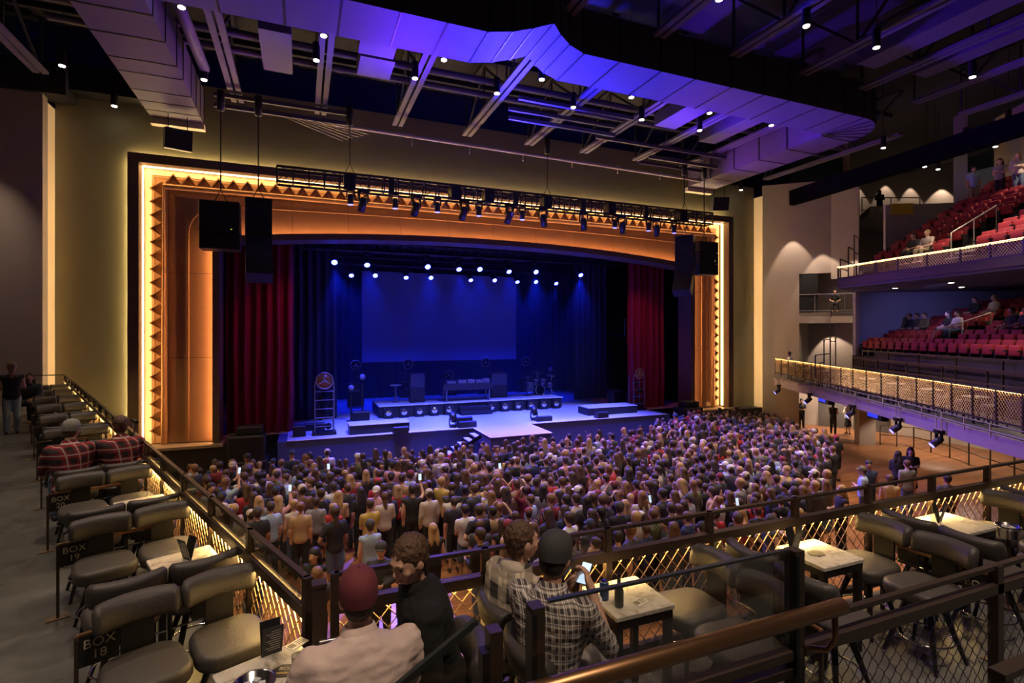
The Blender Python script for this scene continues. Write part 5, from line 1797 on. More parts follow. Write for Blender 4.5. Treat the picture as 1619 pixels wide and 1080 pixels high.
def torso(mb, J, g):
    up = (J['neck'] - J['pelvis']).normalized()
    lat = (J['shR'] - J['shL']).normalized()
    R = Matrix((lat, up.cross(lat), up)).transposed()
    p, n = J['pelvis'], J['neck']
    w = (J['shR'] - J['shL']).length / 0.36
    N = 16
    prof = [(-0.2, 0.1, 0.08), (-0.12, 0.152, 0.108), (0.0, 0.158, 0.115), (0.22, 0.143, 0.105), (0.42, 0.15 * w, 0.11), (0.62, 0.17 * w, 0.118), (0.76, 0.186 * w, 0.112), (0.86, 0.185 * w, 0.098), (0.93, 0.13 * w, 0.085), (0.985, 0.075, 0.068), (1.03, 0.05, 0.055)]
    vs = []
    for t, a, b in prof:
        c = p + (n - p) * t + R @ V(0, 0.012 * math.sin(max(0, t) * PI) - 0.012 * max(0, t), 0)
        for i in range(N):
            q = 2 * PI * i / N
            ca, sa = math.cos(q), math.sin(q)
            vs.append(c + R @ V((a + g) * math.copysign(abs(ca) ** 0.85, ca), (b + g) * math.copysign(abs(sa) ** 0.85, sa), 0))
    fs = [(j * N + i, j * N + (i + 1) % N, (j + 1) * N + (i + 1) % N, (j + 1) * N + i) for j in range(len(prof) - 1) for i in range(N)]
    fs += [tuple(range(N))[::-1], tuple(range((len(prof) - 1) * N, len(prof) * N))]
    mb.add(vs, fs)
    for k in 'LR':
        cap(mb, J['sh' + k], 0.055 + g * 0.8, J['sh' + k].lerp(n, 0.45) + R @ V(0, 0, -0.045), 0.05 + g * 0.7)
    return R


def hand(mb, wr, dirv, palm, fingers, grip=0.4):
    """palm and, when asked, five separate fingers curling toward the palm normal"""
    d = dirv.normalized()
    nrm = (palm - d * palm.dot(d)).normalized()
    sd = d.cross(nrm).normalized()
    R = Matrix((sd, d, nrm)).transposed()
    c = wr + d * 0.05
    mb.ell(c, (0.042, 0.055, 0.02), R, 10, 6)
    cap(mb, wr - d * 0.01, 0.028, wr + d * 0.03, 0.028)
    if not fingers:
        mb.ell(c + d * 0.06 + nrm * 0.015, (0.036, 0.045, 0.018), R, 10, 6)
        mb.ell(c + sd * 0.045 * (1 if True else -1) + nrm * 0.01, (0.014, 0.035, 0.014), R, 8, 5)
        return
    for i, (off, ln) in enumerate(((-0.031, 0.068), (-0.0105, 0.077), (0.0105, 0.072), (0.031, 0.056))):
        p = c + sd * off + d * 0.045
        a = 0.25 * grip
        for seg, k in enumerate((0.45, 0.32, 0.23)):
            q = p + (d * math.cos(a) + nrm * math.sin(a)) * ln * k * 1.15
            cap(mb, p, 0.0092 - seg * 0.0006, q, 0.0088 - seg * 0.0006, 8)
            p = q
            a += 0.9 * grip
    p = c - d * 0.02 - sd * 0.034 if palm.z >= -2 else c
    q = p - sd * 0.03 + d * 0.035 + nrm * 0.012
    cap(mb, p, 0.013, q, 0.0105, 8)
    cap(mb, q, 0.0105, q + d * 0.03 + nrm * 0.012, 0.009, 8)


def body_mb(J, fingers=False, legs=True):
    mb = MB()
    torso(mb, J, 0.0)
    c, R = head_frame(J)
    cap(mb, J['neck'] - V(0, 0, 0.03), 0.056, c + R @ V(0, -0.02, -0.06), 0.052)
    mb.ell(c, (0.074, 0.093, 0.112), R, 16, 12)
    mb.ell(c + R @ V(0, 0.03, -0.055), (0.056, 0.058, 0.056), R)
    mb.ell(c + R @ V(0, 0.098, -0.02), (0.0135, 0.02, 0.02), R)
    mb.ell(c + R @ V(0, 0.09, 0.005), (0.009, 0.014, 0.03), R)
    mb.ell(c + R @ V(0, 0.078, 0.03), (0.05, 0.02, 0.014), R)
    mb.ell(c + R @ V(0, 0.084, -0.062), (0.024, 0.014, 0.012), R)
    for s in (-1, 1):
        mb.ell(c + R @ V(s * 0.077, -0.008, -0.012), (0.012, 0.024, 0.033), R)
        mb.ell(c + R @ V(s * 0.042, 0.062, -0.02), (0.025, 0.02, 0.022), R)
    for k in 'LR':
        cap(mb, J['sh' + k], 0.052, J['el' + k], 0.042)
        cap(mb, J['el' + k], 0.042, J['wr' + k], 0.029)
        d = J.get('hd' + k, (J['wr' + k] - J['el' + k]))
        hand(mb, J['wr' + k], d, J.get('pm' + k, V(-1 if k == 'R' else 1, 0.2, 0)), fingers, J.get('grip', 0.4))
        if legs:
            cap(mb, J['hip' + k], 0.082, J['kn' + k], 0.058)
            cap(mb, J['kn' + k], 0.056, J['an' + k], 0.038)
            a = J['an' + k]
            cap(mb, a + V(0, -0.02, -0.04), 0.042, a + V(0, 0.14, -0.05), 0.034)
    return mb


def top_mb(J, sleeve, g=0.018):
    mb = MB()
    torso(mb, J, g)
    for k in 'LR':
        if sleeve == 'tank':
            continue
        cap(mb, J['sh' + k], 0.062 + g * 0.6, J['sh' + k].lerp(J['el' + k], 0.98 if sleeve == 'long' else 0.62), 0.053 + g * 0.4)
        if sleeve == 'long':
            cap(mb, J['el' + k], 0.052 + g * 0.4, J['el' + k].lerp(J['wr' + k], 0.93), 0.038 + g * 0.3)
        if sleeve == 'rolled':
            cap(mb, J['sh' + k].lerp(J['el' + k], 0.5), 0.058, J['el' + k], 0.055)
            cap(mb, J['el' + k], 0.055, J['el' + k].lerp(J['wr' + k], 0.25), 0.046)
    return mb


def legs_mb(J, kind='long', g=0.014):
    mb = MB()
    up = V(0, 0, 1)
    mb.ell(J['pelvis'], (0.15 + g, 0.108 + g, 0.12 + g))
    for k in 'LR':
        h_, n, a = J['hip' + k], J['kn' + k], J['an' + k]
        if kind == 'long':
            cap(mb, h_, 0.084 + g, n, 0.062 + g)
            cap(mb, n, 0.062 + g, a + V(0, 0, 0.0), 0.05 + g * 0.6)
        elif kind == 'shorts':
            cap(mb, h_, 0.088 + g, h_.lerp(n, 0.92), 0.075 + g)
    if kind == 'dress':
        for i in range(5):
            t = i / 4
            mb.ell(J['pelvis'] + V(0, 0, -0.08 - 0.4 * t), (0.16 + 0.05 * t, 0.12 + 0.05 * t, 0.1))
    return mb


def hair_mb(c, R, style):
    mb = MB()
    if style == 'under':
        mb.ell(c + R @ V(0, -0.04, -0.02), (0.074, 0.062, 0.075), R, 14, 10)
        return mb
    if style == 'curly':
        mb.ell(c + R @ V(0, -0.03, 0.035), (0.125, 0.12, 0.125), R)
        return mb
    mb.ell(c + R @ V(0, -0.026, 0.034), (0.088, 0.104, 0.1), R, 14, 10)
    mb.ell(c + R @ V(0, -0.045, -0.01), (0.078, 0.07, 0.09), R, 14, 10)
    if style == 'bun':
        mb.ell(c + R @ V(0, -0.11, 0.075), (0.045, 0.045, 0.045), R)
    if style in ('long', 'tail'):
        wd = 0.05 if style == 'long' else 0.0
        for s in ((-1, 1) if wd else (0,)):
            cap(mb, c + R @ V(s * wd, -0.055, -0.02), 0.055, c + R @ V(s * wd * 1.2, -0.1, -0.2), 0.052)
            cap(mb, c + R @ V(s * wd * 1.2, -0.1, -0.2), 0.052, c + R @ V(s * wd, -0.105, -0.36), 0.03)
    return mb


SKIN = [mat('skin_%d' % i, c, 0.55, noise=0.06) for i, c in enumerate(((0.62, 0.36, 0.25), (0.52, 0.29, 0.19), (0.34, 0.17, 0.1), (0.66, 0.42, 0.32)))]
HAIR = [mat('hair_%d' % i, c, 0.62, noise=0.45, scale=60, bump=0.5) for i, c in enumerate(((0.05, 0.028, 0.018), (0.1, 0.05, 0.026), (0.02, 0.014, 0.012), (0.42, 0.26, 0.12), (0.2, 0.1, 0.045)))]
TOPC = [('black', (0.018, 0.018, 0.02)), ('charcoal', (0.05, 0.05, 0.055)), ('cream', (0.5, 0.43, 0.36)), ('white', (0.62, 0.6, 0.58)), ('navy', (0.025, 0.035, 0.09)), ('maroon', (0.2, 0.025, 0.04)),
        ('tan', (0.42, 0.28, 0.15)), ('grey', (0.25, 0.24, 0.24)), ('olive', (0.13, 0.13, 0.06)), ('red', (0.42, 0.03, 0.035)), ('pale blue', (0.32, 0.42, 0.55)), ('brown', (0.16, 0.08, 0.045)), ('pink', (0.55, 0.28, 0.28)), ('mustard', (0.5, 0.36, 0.08))]
TOPW = [40, 16, 5, 6, 11, 5, 5, 7, 4, 3, 4, 8, 3, 1]
TOPM = {n: mat('cloth_' + n.replace(' ', '_'), c, 0.85, noise=0.1, scale=20) for n, c in TOPC}
LEGC = [('black', TOPM['black']), ('denim', mat('denim', (0.09, 0.13, 0.21), 0.85, noise=0.2, scale=30)), ('charcoal', TOPM['charcoal']), ('pale denim', mat('pale_denim', (0.28, 0.36, 0.45), 0.85, noise=0.2, scale=30)), ('khaki', mat('khaki', (0.3, 0.24, 0.16), 0.85))]
SHOE = mat('shoe_leather', (0.05, 0.045, 0.04), 0.5)

# ---- crowd library
LIB = {}
JS = stand_joints()
hc, hR = head_frame(JS)
for st_ in ('short', 'long', 'bun', 'tail', 'curly'):
    LIB['hair', st_] = remesh(hair_mb(hc, hR, st_), 0.026, 'hair', HAIR[0], 2)
cm = MB()
cm.lathe([(0.098, -0.005), (0.1, 0.03), (0.085, 0.075), (0.045, 0.105), (0.0, 0.112)], 14, hc + V(0, -0.012, 0.03))
cm.prism([(-0.075, 0.06), (-0.055, 0.15), (0.0, 0.175), (0.055, 0.15), (0.075, 0.06)][::-1], hc.z + 0.028, hc.z + 0.04)
cm.v = [(x, y, z) for x, y, z in cm.v]
LIB['hair', 'cap'] = cm.mesh('cap', TOPM['navy'])
for kind in ('long', 'shorts', 'dress'):
    LIB['legs', kind] = remesh(legs_mb(JS, kind), 0.03, 'trousers' if kind == 'long' else kind, TOPM['black'], 2)
POSES = {}


def pose(name, **kw):
    J = stand_joints()
    J.update(kw)
    POSES[name] = J


pose('arms down')
pose('arms folded', elL=V(-0.23, 0.02, 1.14), wrL=V(0.06, 0.2, 1.2), elR=V(0.23, 0.02, 1.14), wrR=V(-0.06, 0.22, 1.16))
pose('hands together', elL=V(-0.21, 0.02, 1.14), wrL=V(-0.07, 0.26, 1.16), elR=V(0.21, 0.02, 1.14), wrR=V(0.07, 0.26, 1.17))
pose('one arm raised', elL=V(-0.225, -0.03, 1.12), elR=V(0.26, 0.1, 1.5), wrR=V(0.2, 0.2, 1.74))
pose('hand on hip', elL=V(-0.33, -0.07, 1.17), wrL=V(-0.18, 0.04, 1.03))
pose('both arms up', elL=V(-0.3, 0.04, 1.5), wrL=V(-0.16, 0.0, 1.7), elR=V(0.3, 0.04, 1.5), wrR=V(0.16, 0.0, 1.7))
for nm, J in POSES.items():
    b = remesh(body_mb(J), 0.026, 'person', SKIN[0], 2)
    b.materials.append(SHOE)
    b.polygons.foreach_set('material_index', [1 if f.center.z < 0.11 else 0 for f in b.polygons])
    LIB['body', nm] = b
    for sl in ('short', 'long', 'tank'):
        LIB['top', nm, sl] = remesh(top_mb(J, sl), 0.028, 'top', TOPM['black'], 2)


def set_mat(o, m):
    o.material_slots[0].link = 'OBJECT'
    o.material_slots[0].material = m


def crowd_person(x, y, z, rz, sc, nm, sl, top, leg, legk, hair, skin, hcol, label, group):
    root = place('person', LIB['body', nm], None, (x, y, z), rz, label, 'person', group)
    root.scale = (sc, sc, sc)
    set_mat(root, SKIN[skin])
    set_mat(place('top', LIB['top', nm, sl], root), TOPM[top])
    set_mat(place('trousers' if legk == 'long' else legk, LIB['legs', legk], root), leg[1])
    h_ = place('cap' if hair == 'cap' else 'hair', LIB['hair', hair], root)
    if hair != 'cap':
        h_.scale = (1.1, 1.1, 1.01)
    set_mat(h_, hcol)
    if hair == 'cap':
        set_mat(place('hair', LIB['hair', 'short'], root), HAIR[0])
    return root


RIGHT = [(9.0, 10.8), (9.5, 12.3), (12.2, 16.6), (14.4, 19.6), (18.7, 21.6), (22.0, 21.6)]


def lim(y):
    for (a, xa), (b, xb) in zip(RIGHT, RIGHT[1:]):
        if a <= y <= b:
            return xa + (xb - xa) * (y - a) / (b - a)
    return RIGHT[0][1] if y < 9 else RIGHT[-1][1]


rnd = random.Random(11)
spots = []
y = 8.6
row = 0
while y < 21.4:
    row += 1
    xl = -0.1 - 2.5 * (y - 9.9) / 8 - 0.45
    x = xl + rnd.random() * 0.4
    col = 0
    while x < lim(y):
        xx, yy = x + rnd.uniform(-0.13, 0.13), y + rnd.uniform(-0.22, 0.22)
        front = 18.9 if xx < 0.5 else (18.3 if xx < 12 else min(21.4, 18.3 + (xx - 12) * 0.48))
        keep = yy < front
        if xx < 3.4 and yy < 12.8 and rnd.random() < 0.86:
            keep = False
        if 0.9 < xx < 2.6 and 11.2 < yy < 13.4:
            keep = False
        if yy < 10 and rnd.random() < 0.25:
            keep = False
        if keep:
            col += 1
            spots.append((xx, yy, row, col))
        x += rnd.uniform(0.40, 0.58)
    y += 0.50
spots.sort(key=lambda s: s[0] * 0.374 + s[1] * 0.9275)


def traits():
    nm = rnd.choices(['arms down', 'arms folded', 'hands together', 'one arm raised', 'hand on hip', 'both arms up'], [40, 16, 22, 3, 14, 2])[0]
    sl = rnd.choices(['short', 'long', 'tank'], [50, 28, 22])[0]
    top = rnd.choices([n for n, _ in TOPC], TOPW)[0]
    hair = rnd.choices(['short', 'long', 'bun', 'tail', 'curly', 'cap'], [36, 34, 4, 10, 3, 13])[0]
    legk = rnd.choices(['long', 'shorts', 'dress'], [78, 13, 9])[0]
    leg = rnd.choice(LEGC[:3] + LEGC)
    skin = rnd.choices(range(4), [30, 30, 12, 28])[0]
    hcol = rnd.choices(HAIR, [30, 25, 20, 14, 11])[0] if hair != 'cap' else rnd.choice([TOPM['black'], TOPM['charcoal'], TOPM['navy'], TOPM['cream'], TOPM['maroon'], TOPM['white']])
    rz = rnd.gauss(0.1, 0.35) if rnd.random() < 0.85 else rnd.uniform(-PI, PI)
    return nm, sl, top, leg, legk, hair, skin, hcol, rz, rnd.uniform(0.95, 1.12)


GAR = {'short': 'T-shirt', 'long': 'long-sleeved top', 'tank': 'sleeveless top'}
# people one can single out: (x, y, turn, pose, sleeve, top, legs, leg kind, hair style, skin, hair, label)
NAMED = [(19.57, 11.59, 2.2, 'hands together', 'short', 'black', 0, 'dress', 'long', 3, HAIR[2], 'person in long black dress reading by themselves on the open wooden floor'),
         (18.6, 11.4, -1.2, 'hands together', 'long', 'black', 0, 'long', 'long', 1, HAIR[2], 'person in all black beside the reader on the open wooden floor'),
         (17.55, 10.5, -0.5, 'arms down', 'short', 'grey', 1, 'long', 'short', 0, HAIR[1], 'person in pale grey T-shirt standing before the two in black'),
         (16.37, 10.9, 2.4, 'arms down', 'tank', 'navy', 0, 'long', 'short', 2, HAIR[2], 'person in navy vest turned to the camera on the open floor'),
         (15.5, 10.5, 0.6, 'arms folded', 'short', 'pale blue', 2, 'long', 'cap', 1, TOPM['olive'], 'person in olive cap and pale blue T-shirt on the open floor by the railing'),
         (15.3, 9.6, -0.8, 'arms down', 'tank', 'tan', 0, 'long', 'short', 1, HAIR[1], 'person with bare shoulders bending near the front railing'),
         (19.3, 14.1, -0.3, 'arms down', 'short', 'black', 0, 'shorts', 'cap', 1, TOPM['red'], 'person in red cap, black T-shirt and shorts at the crowd edge'),
         (18.15, 13.6, -0.5, 'arms down', 'long', 'white', 1, 'long', 'short', 1, HAIR[0], 'person in white top with navy sleeves leaving the crowd'),
         (27.9, 22.6, 2.2, 'hands together', 'short', 'black', 0, 'long', 'short', 2, HAIR[2], 'guard in black uniform standing by the wall under the balcony'),
         (28.2, 20.8, -1.2, 'hands together', 'tank', 'black', 0, 'long', 'tail', 0, HAIR[1], 'person in black strappy top holding a drink beside the grey door'),
         (29.0, 20.5, 1.4, 'arms folded', 'long', 'white', 0, 'dress', 'long', 3, HAIR[1], 'person in white top and dark skirt beside the grey door'),
         (1.91, 13.25, 0.1, 'arms folded', 'long', 'cream', 0, 'long', 'tail', 3, HAIR[1], 'person in cream sweater and black trousers at the gap in the crowd'),
         (1.5, 12.8, 0.25, 'hands together', 'short', 'mustard', 0, 'long', 'short', 0, HAIR[0], 'person in yellow T-shirt behind the patched vest'),
         (1.34, 11.4, 0.1, 'arms down', 'tank', 'pale blue', 1, 'long', 'cap', 0, TOPM['charcoal'], 'person in pale blue patched vest at the gap in the crowd'),
         (0.86, 13.8, -0.3, 'hands together', 'tank', 'tan', 3, 'long', 'long', 0, HAIR[3], 'person in tan top and pale flared jeans at the gap in the crowd'),
         (-0.69, 13.5, 0.4, 'hand on hip', 'short', 'pale blue', 0, 'long', 'short', 3, HAIR[0], 'person in pale blue shirt next to the wing railing'),
         (-0.03, 13.2, -0.1, 'arms down', 'short', 'tan', 0, 'long', 'bun', 0, HAIR[4], 'person in tan blouse beside the pale blue shirt'),
         (0.21, 10.3, 2.6, 'hands together', 'tank', 'black', 1, 'long', 'long', 1, HAIR[2], 'person in black tank top and jeans turned to the camera below the gate'),
         (3.0, 13.1, 0.1, 'arms down', 'long', 'cream', 0, 'long', 'cap', 0, TOPM['cream'], 'broad person in cream hooded top and cream cap'),
         (3.42, 12.25, 0.0, 'arms down', 'short', 'black', 0, 'shorts', 'short', 0, HAIR[0], 'tall person in black T-shirt next to the cream hooded top'),
         (3.5, 11.6, 0.1, 'hands together', 'short', 'white', 1, 'shorts', 'short', 1, HAIR[2], 'person in white T-shirt and denim shorts behind the railing'),
         (4.05, 11.25, 0.1, 'arms folded', 'long', 'tan', 1, 'long', 'short', 2, HAIR[2], 'person in tan long-sleeved top with dark round hair'),
         (5.2, 11.7, 0.7, 'arms down', 'short', 'pale blue', 3, 'long', 'short', 0, HAIR[1], 'person in pale blue T-shirt turned aside in the middle of the crowd'),
         (1.92, 14.6, 0.0, 'arms down', 'short', 'red', 0, 'long', 'cap', 3, TOPM['red'], 'person in bright red T-shirt and red cap'),
         (9.4, 9.9, 0.3, 'both arms up', 'short', 'white', 1, 'long', 'bun', 1, HAIR[4], 'person in white T-shirt with both hands behind the head'),
         (13.05, 9.4, 1.2, 'hands together', 'tank', 'black', 0, 'long', 'long', 3, HAIR[3], 'person with shoulders bare bending over near the second front table'),
         (16.8, 9.0, -0.6, 'arms down', 'short', 'charcoal', 0, 'long', 'short', 2, HAIR[2], 'person in charcoal T-shirt walking alone close under the front railing'),
         (12.9, 11.6, 0.2, 'arms down', 'short', 'maroon', 0, 'long', 'cap', 1, TOPM['cream'], 'person in maroon T-shirt and cream cap at the rim of the crowd'),
         (2.53, 10.7, 0.1, 'arms down', 'tank', 'black', 0, 'long', 'long', 3, HAIR[3], 'person in black tank top alone behind the middle of the railing'),
         (-1.5, 17.6, 0.2, 'arms down', 'short', 'olive', 0, 'long', 'long', 1, HAIR[1], 'person in olive green top below the copper panel ledge'),
         (-0.6, 17.9, -0.2, 'arms down', 'long', 'charcoal', 0, 'long', 'short', 3, HAIR[4], 'tall person in charcoal hooded top below the subwoofers'),
         (0.8, 18.9, 0.1, 'arms down', 'short', 'white', 0, 'long', 'cap', 0, TOPM['cream'], 'broad person in white T-shirt and cream cap below the light tower')]
named_people = []
for (x, y, rz, nm, sl, top, lg, lk, hr, sk, hcv, lab) in NAMED:
    named_people.append(crowd_person(x, y, 0, rz, 1.03, nm, sl, top, LEGC[lg], lk, hr, sk, hcv, lab, 'people on the floor'))
near = [(p[0], p[1]) for p in NAMED]
spots = [s for s in spots if all((s[0] - a) ** 2 + (s[1] - b) ** 2 > 0.16 for a, b in near)]
N_IND = 300 - len(NAMED)
PH = []
for (x, y, row, col) in spots[:N_IND]:
    nm, sl, top, leg, legk, hair, skin, hcol, rz, scl = traits()
    lab = 'person in %s %s, %s, %s along the %s crowd row' % (top, GAR[sl], nm, nth(col), nth(row))
    p = crowd_person(x, y, 0, rz, scl, nm, sl, top, leg, legk, hair, skin, hcol, lab, 'people on the floor')
    if nm == 'one arm raised':
        PH.append((x, y, rz, scl))
# the rest of the crowd, too far to tell apart: one mesh
LOW = {}


def low(key):
    if key not in LOW:
        if key[0] == 'hair' and key[1] == 'cap':
            m2 = LIB[key].copy()
        else:
            mb = {'body': lambda: body_mb(POSES[key[1]], False, False), 'top': lambda: top_mb(POSES[key[1]], key[2]), 'legs': lambda: legs_mb(JS, key[1]), 'hair': lambda: hair_mb(hc, hR, key[1])}[key[0]]()
            m2 = remesh(mb, 0.05 if key[0] != 'hair' else 0.04, 'low', SKIN[0], 1)
        vs = np.empty(len(m2.vertices) * 3, dtype=np.float32)
        m2.vertices.foreach_get('co', vs)
        LOW[key] = (vs.reshape(-1, 3), [tuple(p.vertices) for p in m2.polygons])
        bpy.data.meshes.remove(m2)
    return LOW[key]


allm = SKIN + HAIR + list(TOPM.values()) + [l[1] for l in LEGC]
allm = list(dict.fromkeys(allm))
idx = {m.name: i for i, m in enumerate(allm)}
CV, CF, CM = [], [], []
base = 0
for (x, y, row, col) in spots[N_IND:]:
    nm, sl, top, leg, legk, hair, skin, hcol, rz, scl = traits()
    ca, sa = math.cos(rz) * scl, math.sin(rz) * scl
    for key, m in ((('body', nm), SKIN[skin]), (('top', nm, sl), TOPM[top]), (('legs', legk), leg[1]), (('hair', hair), hcol)):
        vs, fs = low(key)
        w = np.empty_like(vs)
        w[:, 0] = vs[:, 0] * ca - vs[:, 1] * sa + x
        w[:, 1] = vs[:, 0] * sa + vs[:, 1] * ca + y
        w[:, 2] = vs[:, 2] * scl
        CV.append(w)
        CF += [tuple(i + base for i in f) for f in fs]
        CM += [idx[m.name]] * len(fs)
        base += len(vs)
if CV:
    me = bpy.data.meshes.new('crowd')
    me.from_pydata(np.concatenate(CV).tolist(), [], CF)
    for m in allm:
        me.materials.append(m)
    me.polygons.foreach_set('material_index', CM)
    me.polygons.foreach_set('use_smooth', [True] * len(CF))
    me.update()
    place('crowd', me, None, None, 0, 'dense standing crowd packed against the stage', 'crowd', None, 'stuff')
print('CROWD', len(spots), len(CF))


def phone(x, y, z, rz, tilt, label, s=1.0):
    t = thing('phone', label, 'phone', (x, y, z), rz, 'phones held in the crowd')
    t.rotation_euler = (tilt, 0, rz)
    MB().add(*shape(rrect(0.075 * s, 0.155 * s, 0.012, 3), -0.004, 0.004, 0.002, 1)).build('phone_case', PHONEM, t)
    MB().box((0, 0, 0.005), (0.068 * s, 0.146 * s, 0.001)).build('phone_screen', SCREENP, t)
    return t


k = 0
for (x, y, rz, scl) in PH[:8]:
    k += 1
    lx, ly, lz = 0.19 * scl, 0.22 * scl, 1.88 * scl
    phone(x + lx * math.cos(rz) - ly * math.sin(rz), y + lx * math.sin(rz) + ly * math.cos(rz), lz, rz, PI / 2 - 0.2, 'bright phone held up over the crowd, %s from the railing' % nth(k), 1.1)

# ---- seated people of the balconies
SJ = sit_joints(0.05, 0.42, 0.42)
sb = remesh(body_mb(SJ), 0.026, 'person', SKIN[0], 2)
stp = {sl: remesh(top_mb(SJ, sl), 0.028, 'top', TOPM['black'], 2) for sl in ('short', 'long')}
slg = remesh(legs_mb(SJ), 0.03, 'trousers', TOPM['black'], 2)
sc_, sR = head_frame(SJ)
shr = {st_: remesh(hair_mb(sc_, sR, st_), 0.026, 'hair', HAIR[0], 2) for st_ in ('short', 'long')}
BSIT = []


def seated(x, y, z, rz, sl, top, leg, hair, skin, hcol, label):
    r = place('person', sb, None, (x, y, z), rz, label, 'person', 'people seated in the balconies')
    set_mat(r, SKIN[skin])
    set_mat(place('top', stp[sl], r), TOPM[top])
    set_mat(place('trousers', slg, r), leg[1])
    set_mat(place('hair', shr[hair], r), HAIR[hcol])


def row_pt(block, k, s):
    if block == 'low':
        p = Q + E_ * (0.25 + 0.9 * k) - D_ * s
        return p.x, p.y, 4.72 + 0.33 * k
    p = U0 + US * k - D2 * s
    return p.x, p.y, 8.45 + 0.48 * k


for blk, k, s, sl, top, leg, hair, skin, hcol, lab in (
        ('low', 2, 0.65, 'long', 'black', 0, 'short', 2, 2, 'person in black hunched in the third lower balcony row by the slate wall'), ('low', 2, 1.2, 'long', 'charcoal', 0, 'short', 2, 2, 'person in charcoal top beside the green shirt in the lower balcony'),
        ('low', 2, 1.75, 'long', 'olive', 0, 'short', 1, 0, 'person in green shirt seated in the lower balcony'), ('low', 2, 3.3, 'short', 'black', 0, 'long', 3, 2, 'person in black next to the white T-shirt in the lower balcony'),
        ('low', 2, 3.85, 'short', 'white', 1, 'short', 1, 2, 'broad person in white T-shirt seated in the lower balcony'), ('low', 4, 2.0, 'long', 'black', 0, 'short', 1, 2, 'person in dark top by the slate wall, fifth lower balcony row'),
        ('low', 4, 3.1, 'short', 'cream', 4, 'short', 3, 3, 'person in cream top holding a phone in the lower balcony'), ('low', 2, 6.6, 'short', 'black', 4, 'short', 1, 2, 'person with orange trim on black beyond the lower balcony aisle'),
        ('low', 2, 7.2, 'short', 'charcoal', 0, 'short', 1, 2, 'person in charcoal shirt beyond the lower balcony aisle'), ('low', 3, 7.0, 'long', 'maroon', 0, 'long', 3, 1, 'person in maroon top beyond the lower balcony aisle'),
        ('up', 0, 2.2, 'short', 'charcoal', 0, 'short', 1, 2, 'person in charcoal seated at the upper balcony front'), ('up', 0, 2.8, 'short', 'cream', 4, 'short', 3, 3, 'person in cream seated at the upper balcony front')):
    x, y, z = row_pt(blk, k, s)
    seated(x, y, z, SROT if blk == 'low' else SROT2, sl, top, LEGC[leg], hair, skin, hcol, lab)
seated(25.0, 21.0, BZ + 0.15, 0.9, 'long', 'white', LEGC[0], 'short', 2, 2, 'person in white seated at the end of the lower balcony by the wall')
seated(28.5, 20.9, 6.97, 2.2, 'short', 'black', LEGC[0], 'short', 1, 2, 'person in black crouched behind the platform rail')
for (blk, k, s, nm, sl, top, leg, hair, skin, hcol, rz, lab) in (('up', 6, 0.9, 'arms down', 'short', 'pale blue', 4, 'short', 1, 0, 1.3, 'person in turquoise T-shirt standing in the upper balcony aisle'), ('up', 6, 2.0, 'hands together', 'tank', 'grey', 0, 'long', 3, 0, 0.6, 'person in grey top standing beyond the turquoise T-shirt'),
                                                                  ('up', 6, 2.7, 'arms folded', 'long', 'cream', 1, 'long', 3, 3, 1.0, 'person in cream top and jeans standing in the upper balcony')):
    x, y, z = row_pt(blk, k, s)
    crowd_person(x - E2.x * 0.42, y - E2.y * 0.42, z - 0.48 + 0.49, SROT + rz, 1.0, nm, sl, top, LEGC[leg], 'long', hair, skin, HAIR[hcol], lab, 'people standing in the balconies')
crowd_person(35.0, 22.6, 13.36, 2.4, 1.0, 'arms folded', 'long', 'black', LEGC[0], 'long', 'long', 3, HAIR[1], 'person in black leaning at the concourse rail above the balconies', 'people standing in the balconies')
cr = thing('concourse_rail', 'thin pale rail on the concourse above the balconies', 'railing', (34.3, 21.6, 13.35))
for z in (0.15, 0.95):
    MB().cyl((-1.6, 0.6, z), (1.8, -0.75, z), 0.03, n=6).build('rail', M('pale_rail'), cr)
for i in range(3):
    MB().cyl((-1.6 + 1.7 * i, 0.6 - 0.675 * i, 0), (-1.6 + 1.7 * i, 0.6 - 0.675 * i, 0.95), 0.03, n=6).build('post', M('pale_rail'), cr)


# ---- people of the boxes, modelled closely
def rough(me, amp, freq, st=(1, 1, 1)):
    """folds or tufts: push the surface in and out along its normals"""
    n = len(me.vertices)
    co, nr = np.empty(n * 3, dtype=np.float32), np.empty(n * 3, dtype=np.float32)
    me.vertices.foreach_get('co', co)
    me.vertices.foreach_get('normal', nr)
    co, nr = co.reshape(-1, 3), nr.reshape(-1, 3)
    q = co * (np.array(st, dtype=np.float32) * freq)
    a = np.array([noise.noise(p) + 0.5 * noise.noise((p[0] * 2.3, p[1] * 2.3, p[2] * 2.3)) for p in q.tolist()], dtype=np.float32)
    me.vertices.foreach_set('co', (co + nr * (amp * a)[:, None]).ravel())
    me.update()
    return me


def eyes_brows(root, c, R, hairm):
    for s in (-1, 1):
        e = MB()
        e.ell(c + R @ V(s * 0.031, 0.079, 0.008), (0.0125, 0.009, 0.0085), R, 10, 8)
        e.build('eye', mat('eye_dark', (0.06, 0.04, 0.03), 0.25), root)
    for s in (-1, 1):
        b = MB()
        b.ell(c + R @ V(s * 0.032, 0.092, 0.033), (0.02, 0.006, 0.0045), R, 8, 6)
        b.build('eyebrow', hairm, root)
    MB().ell(c + R @ V(0, 0.096, -0.064), (0.022, 0.006, 0.006), R, 10, 6).build('lips', mat('lip', (0.42, 0.16, 0.13), 0.5), root)


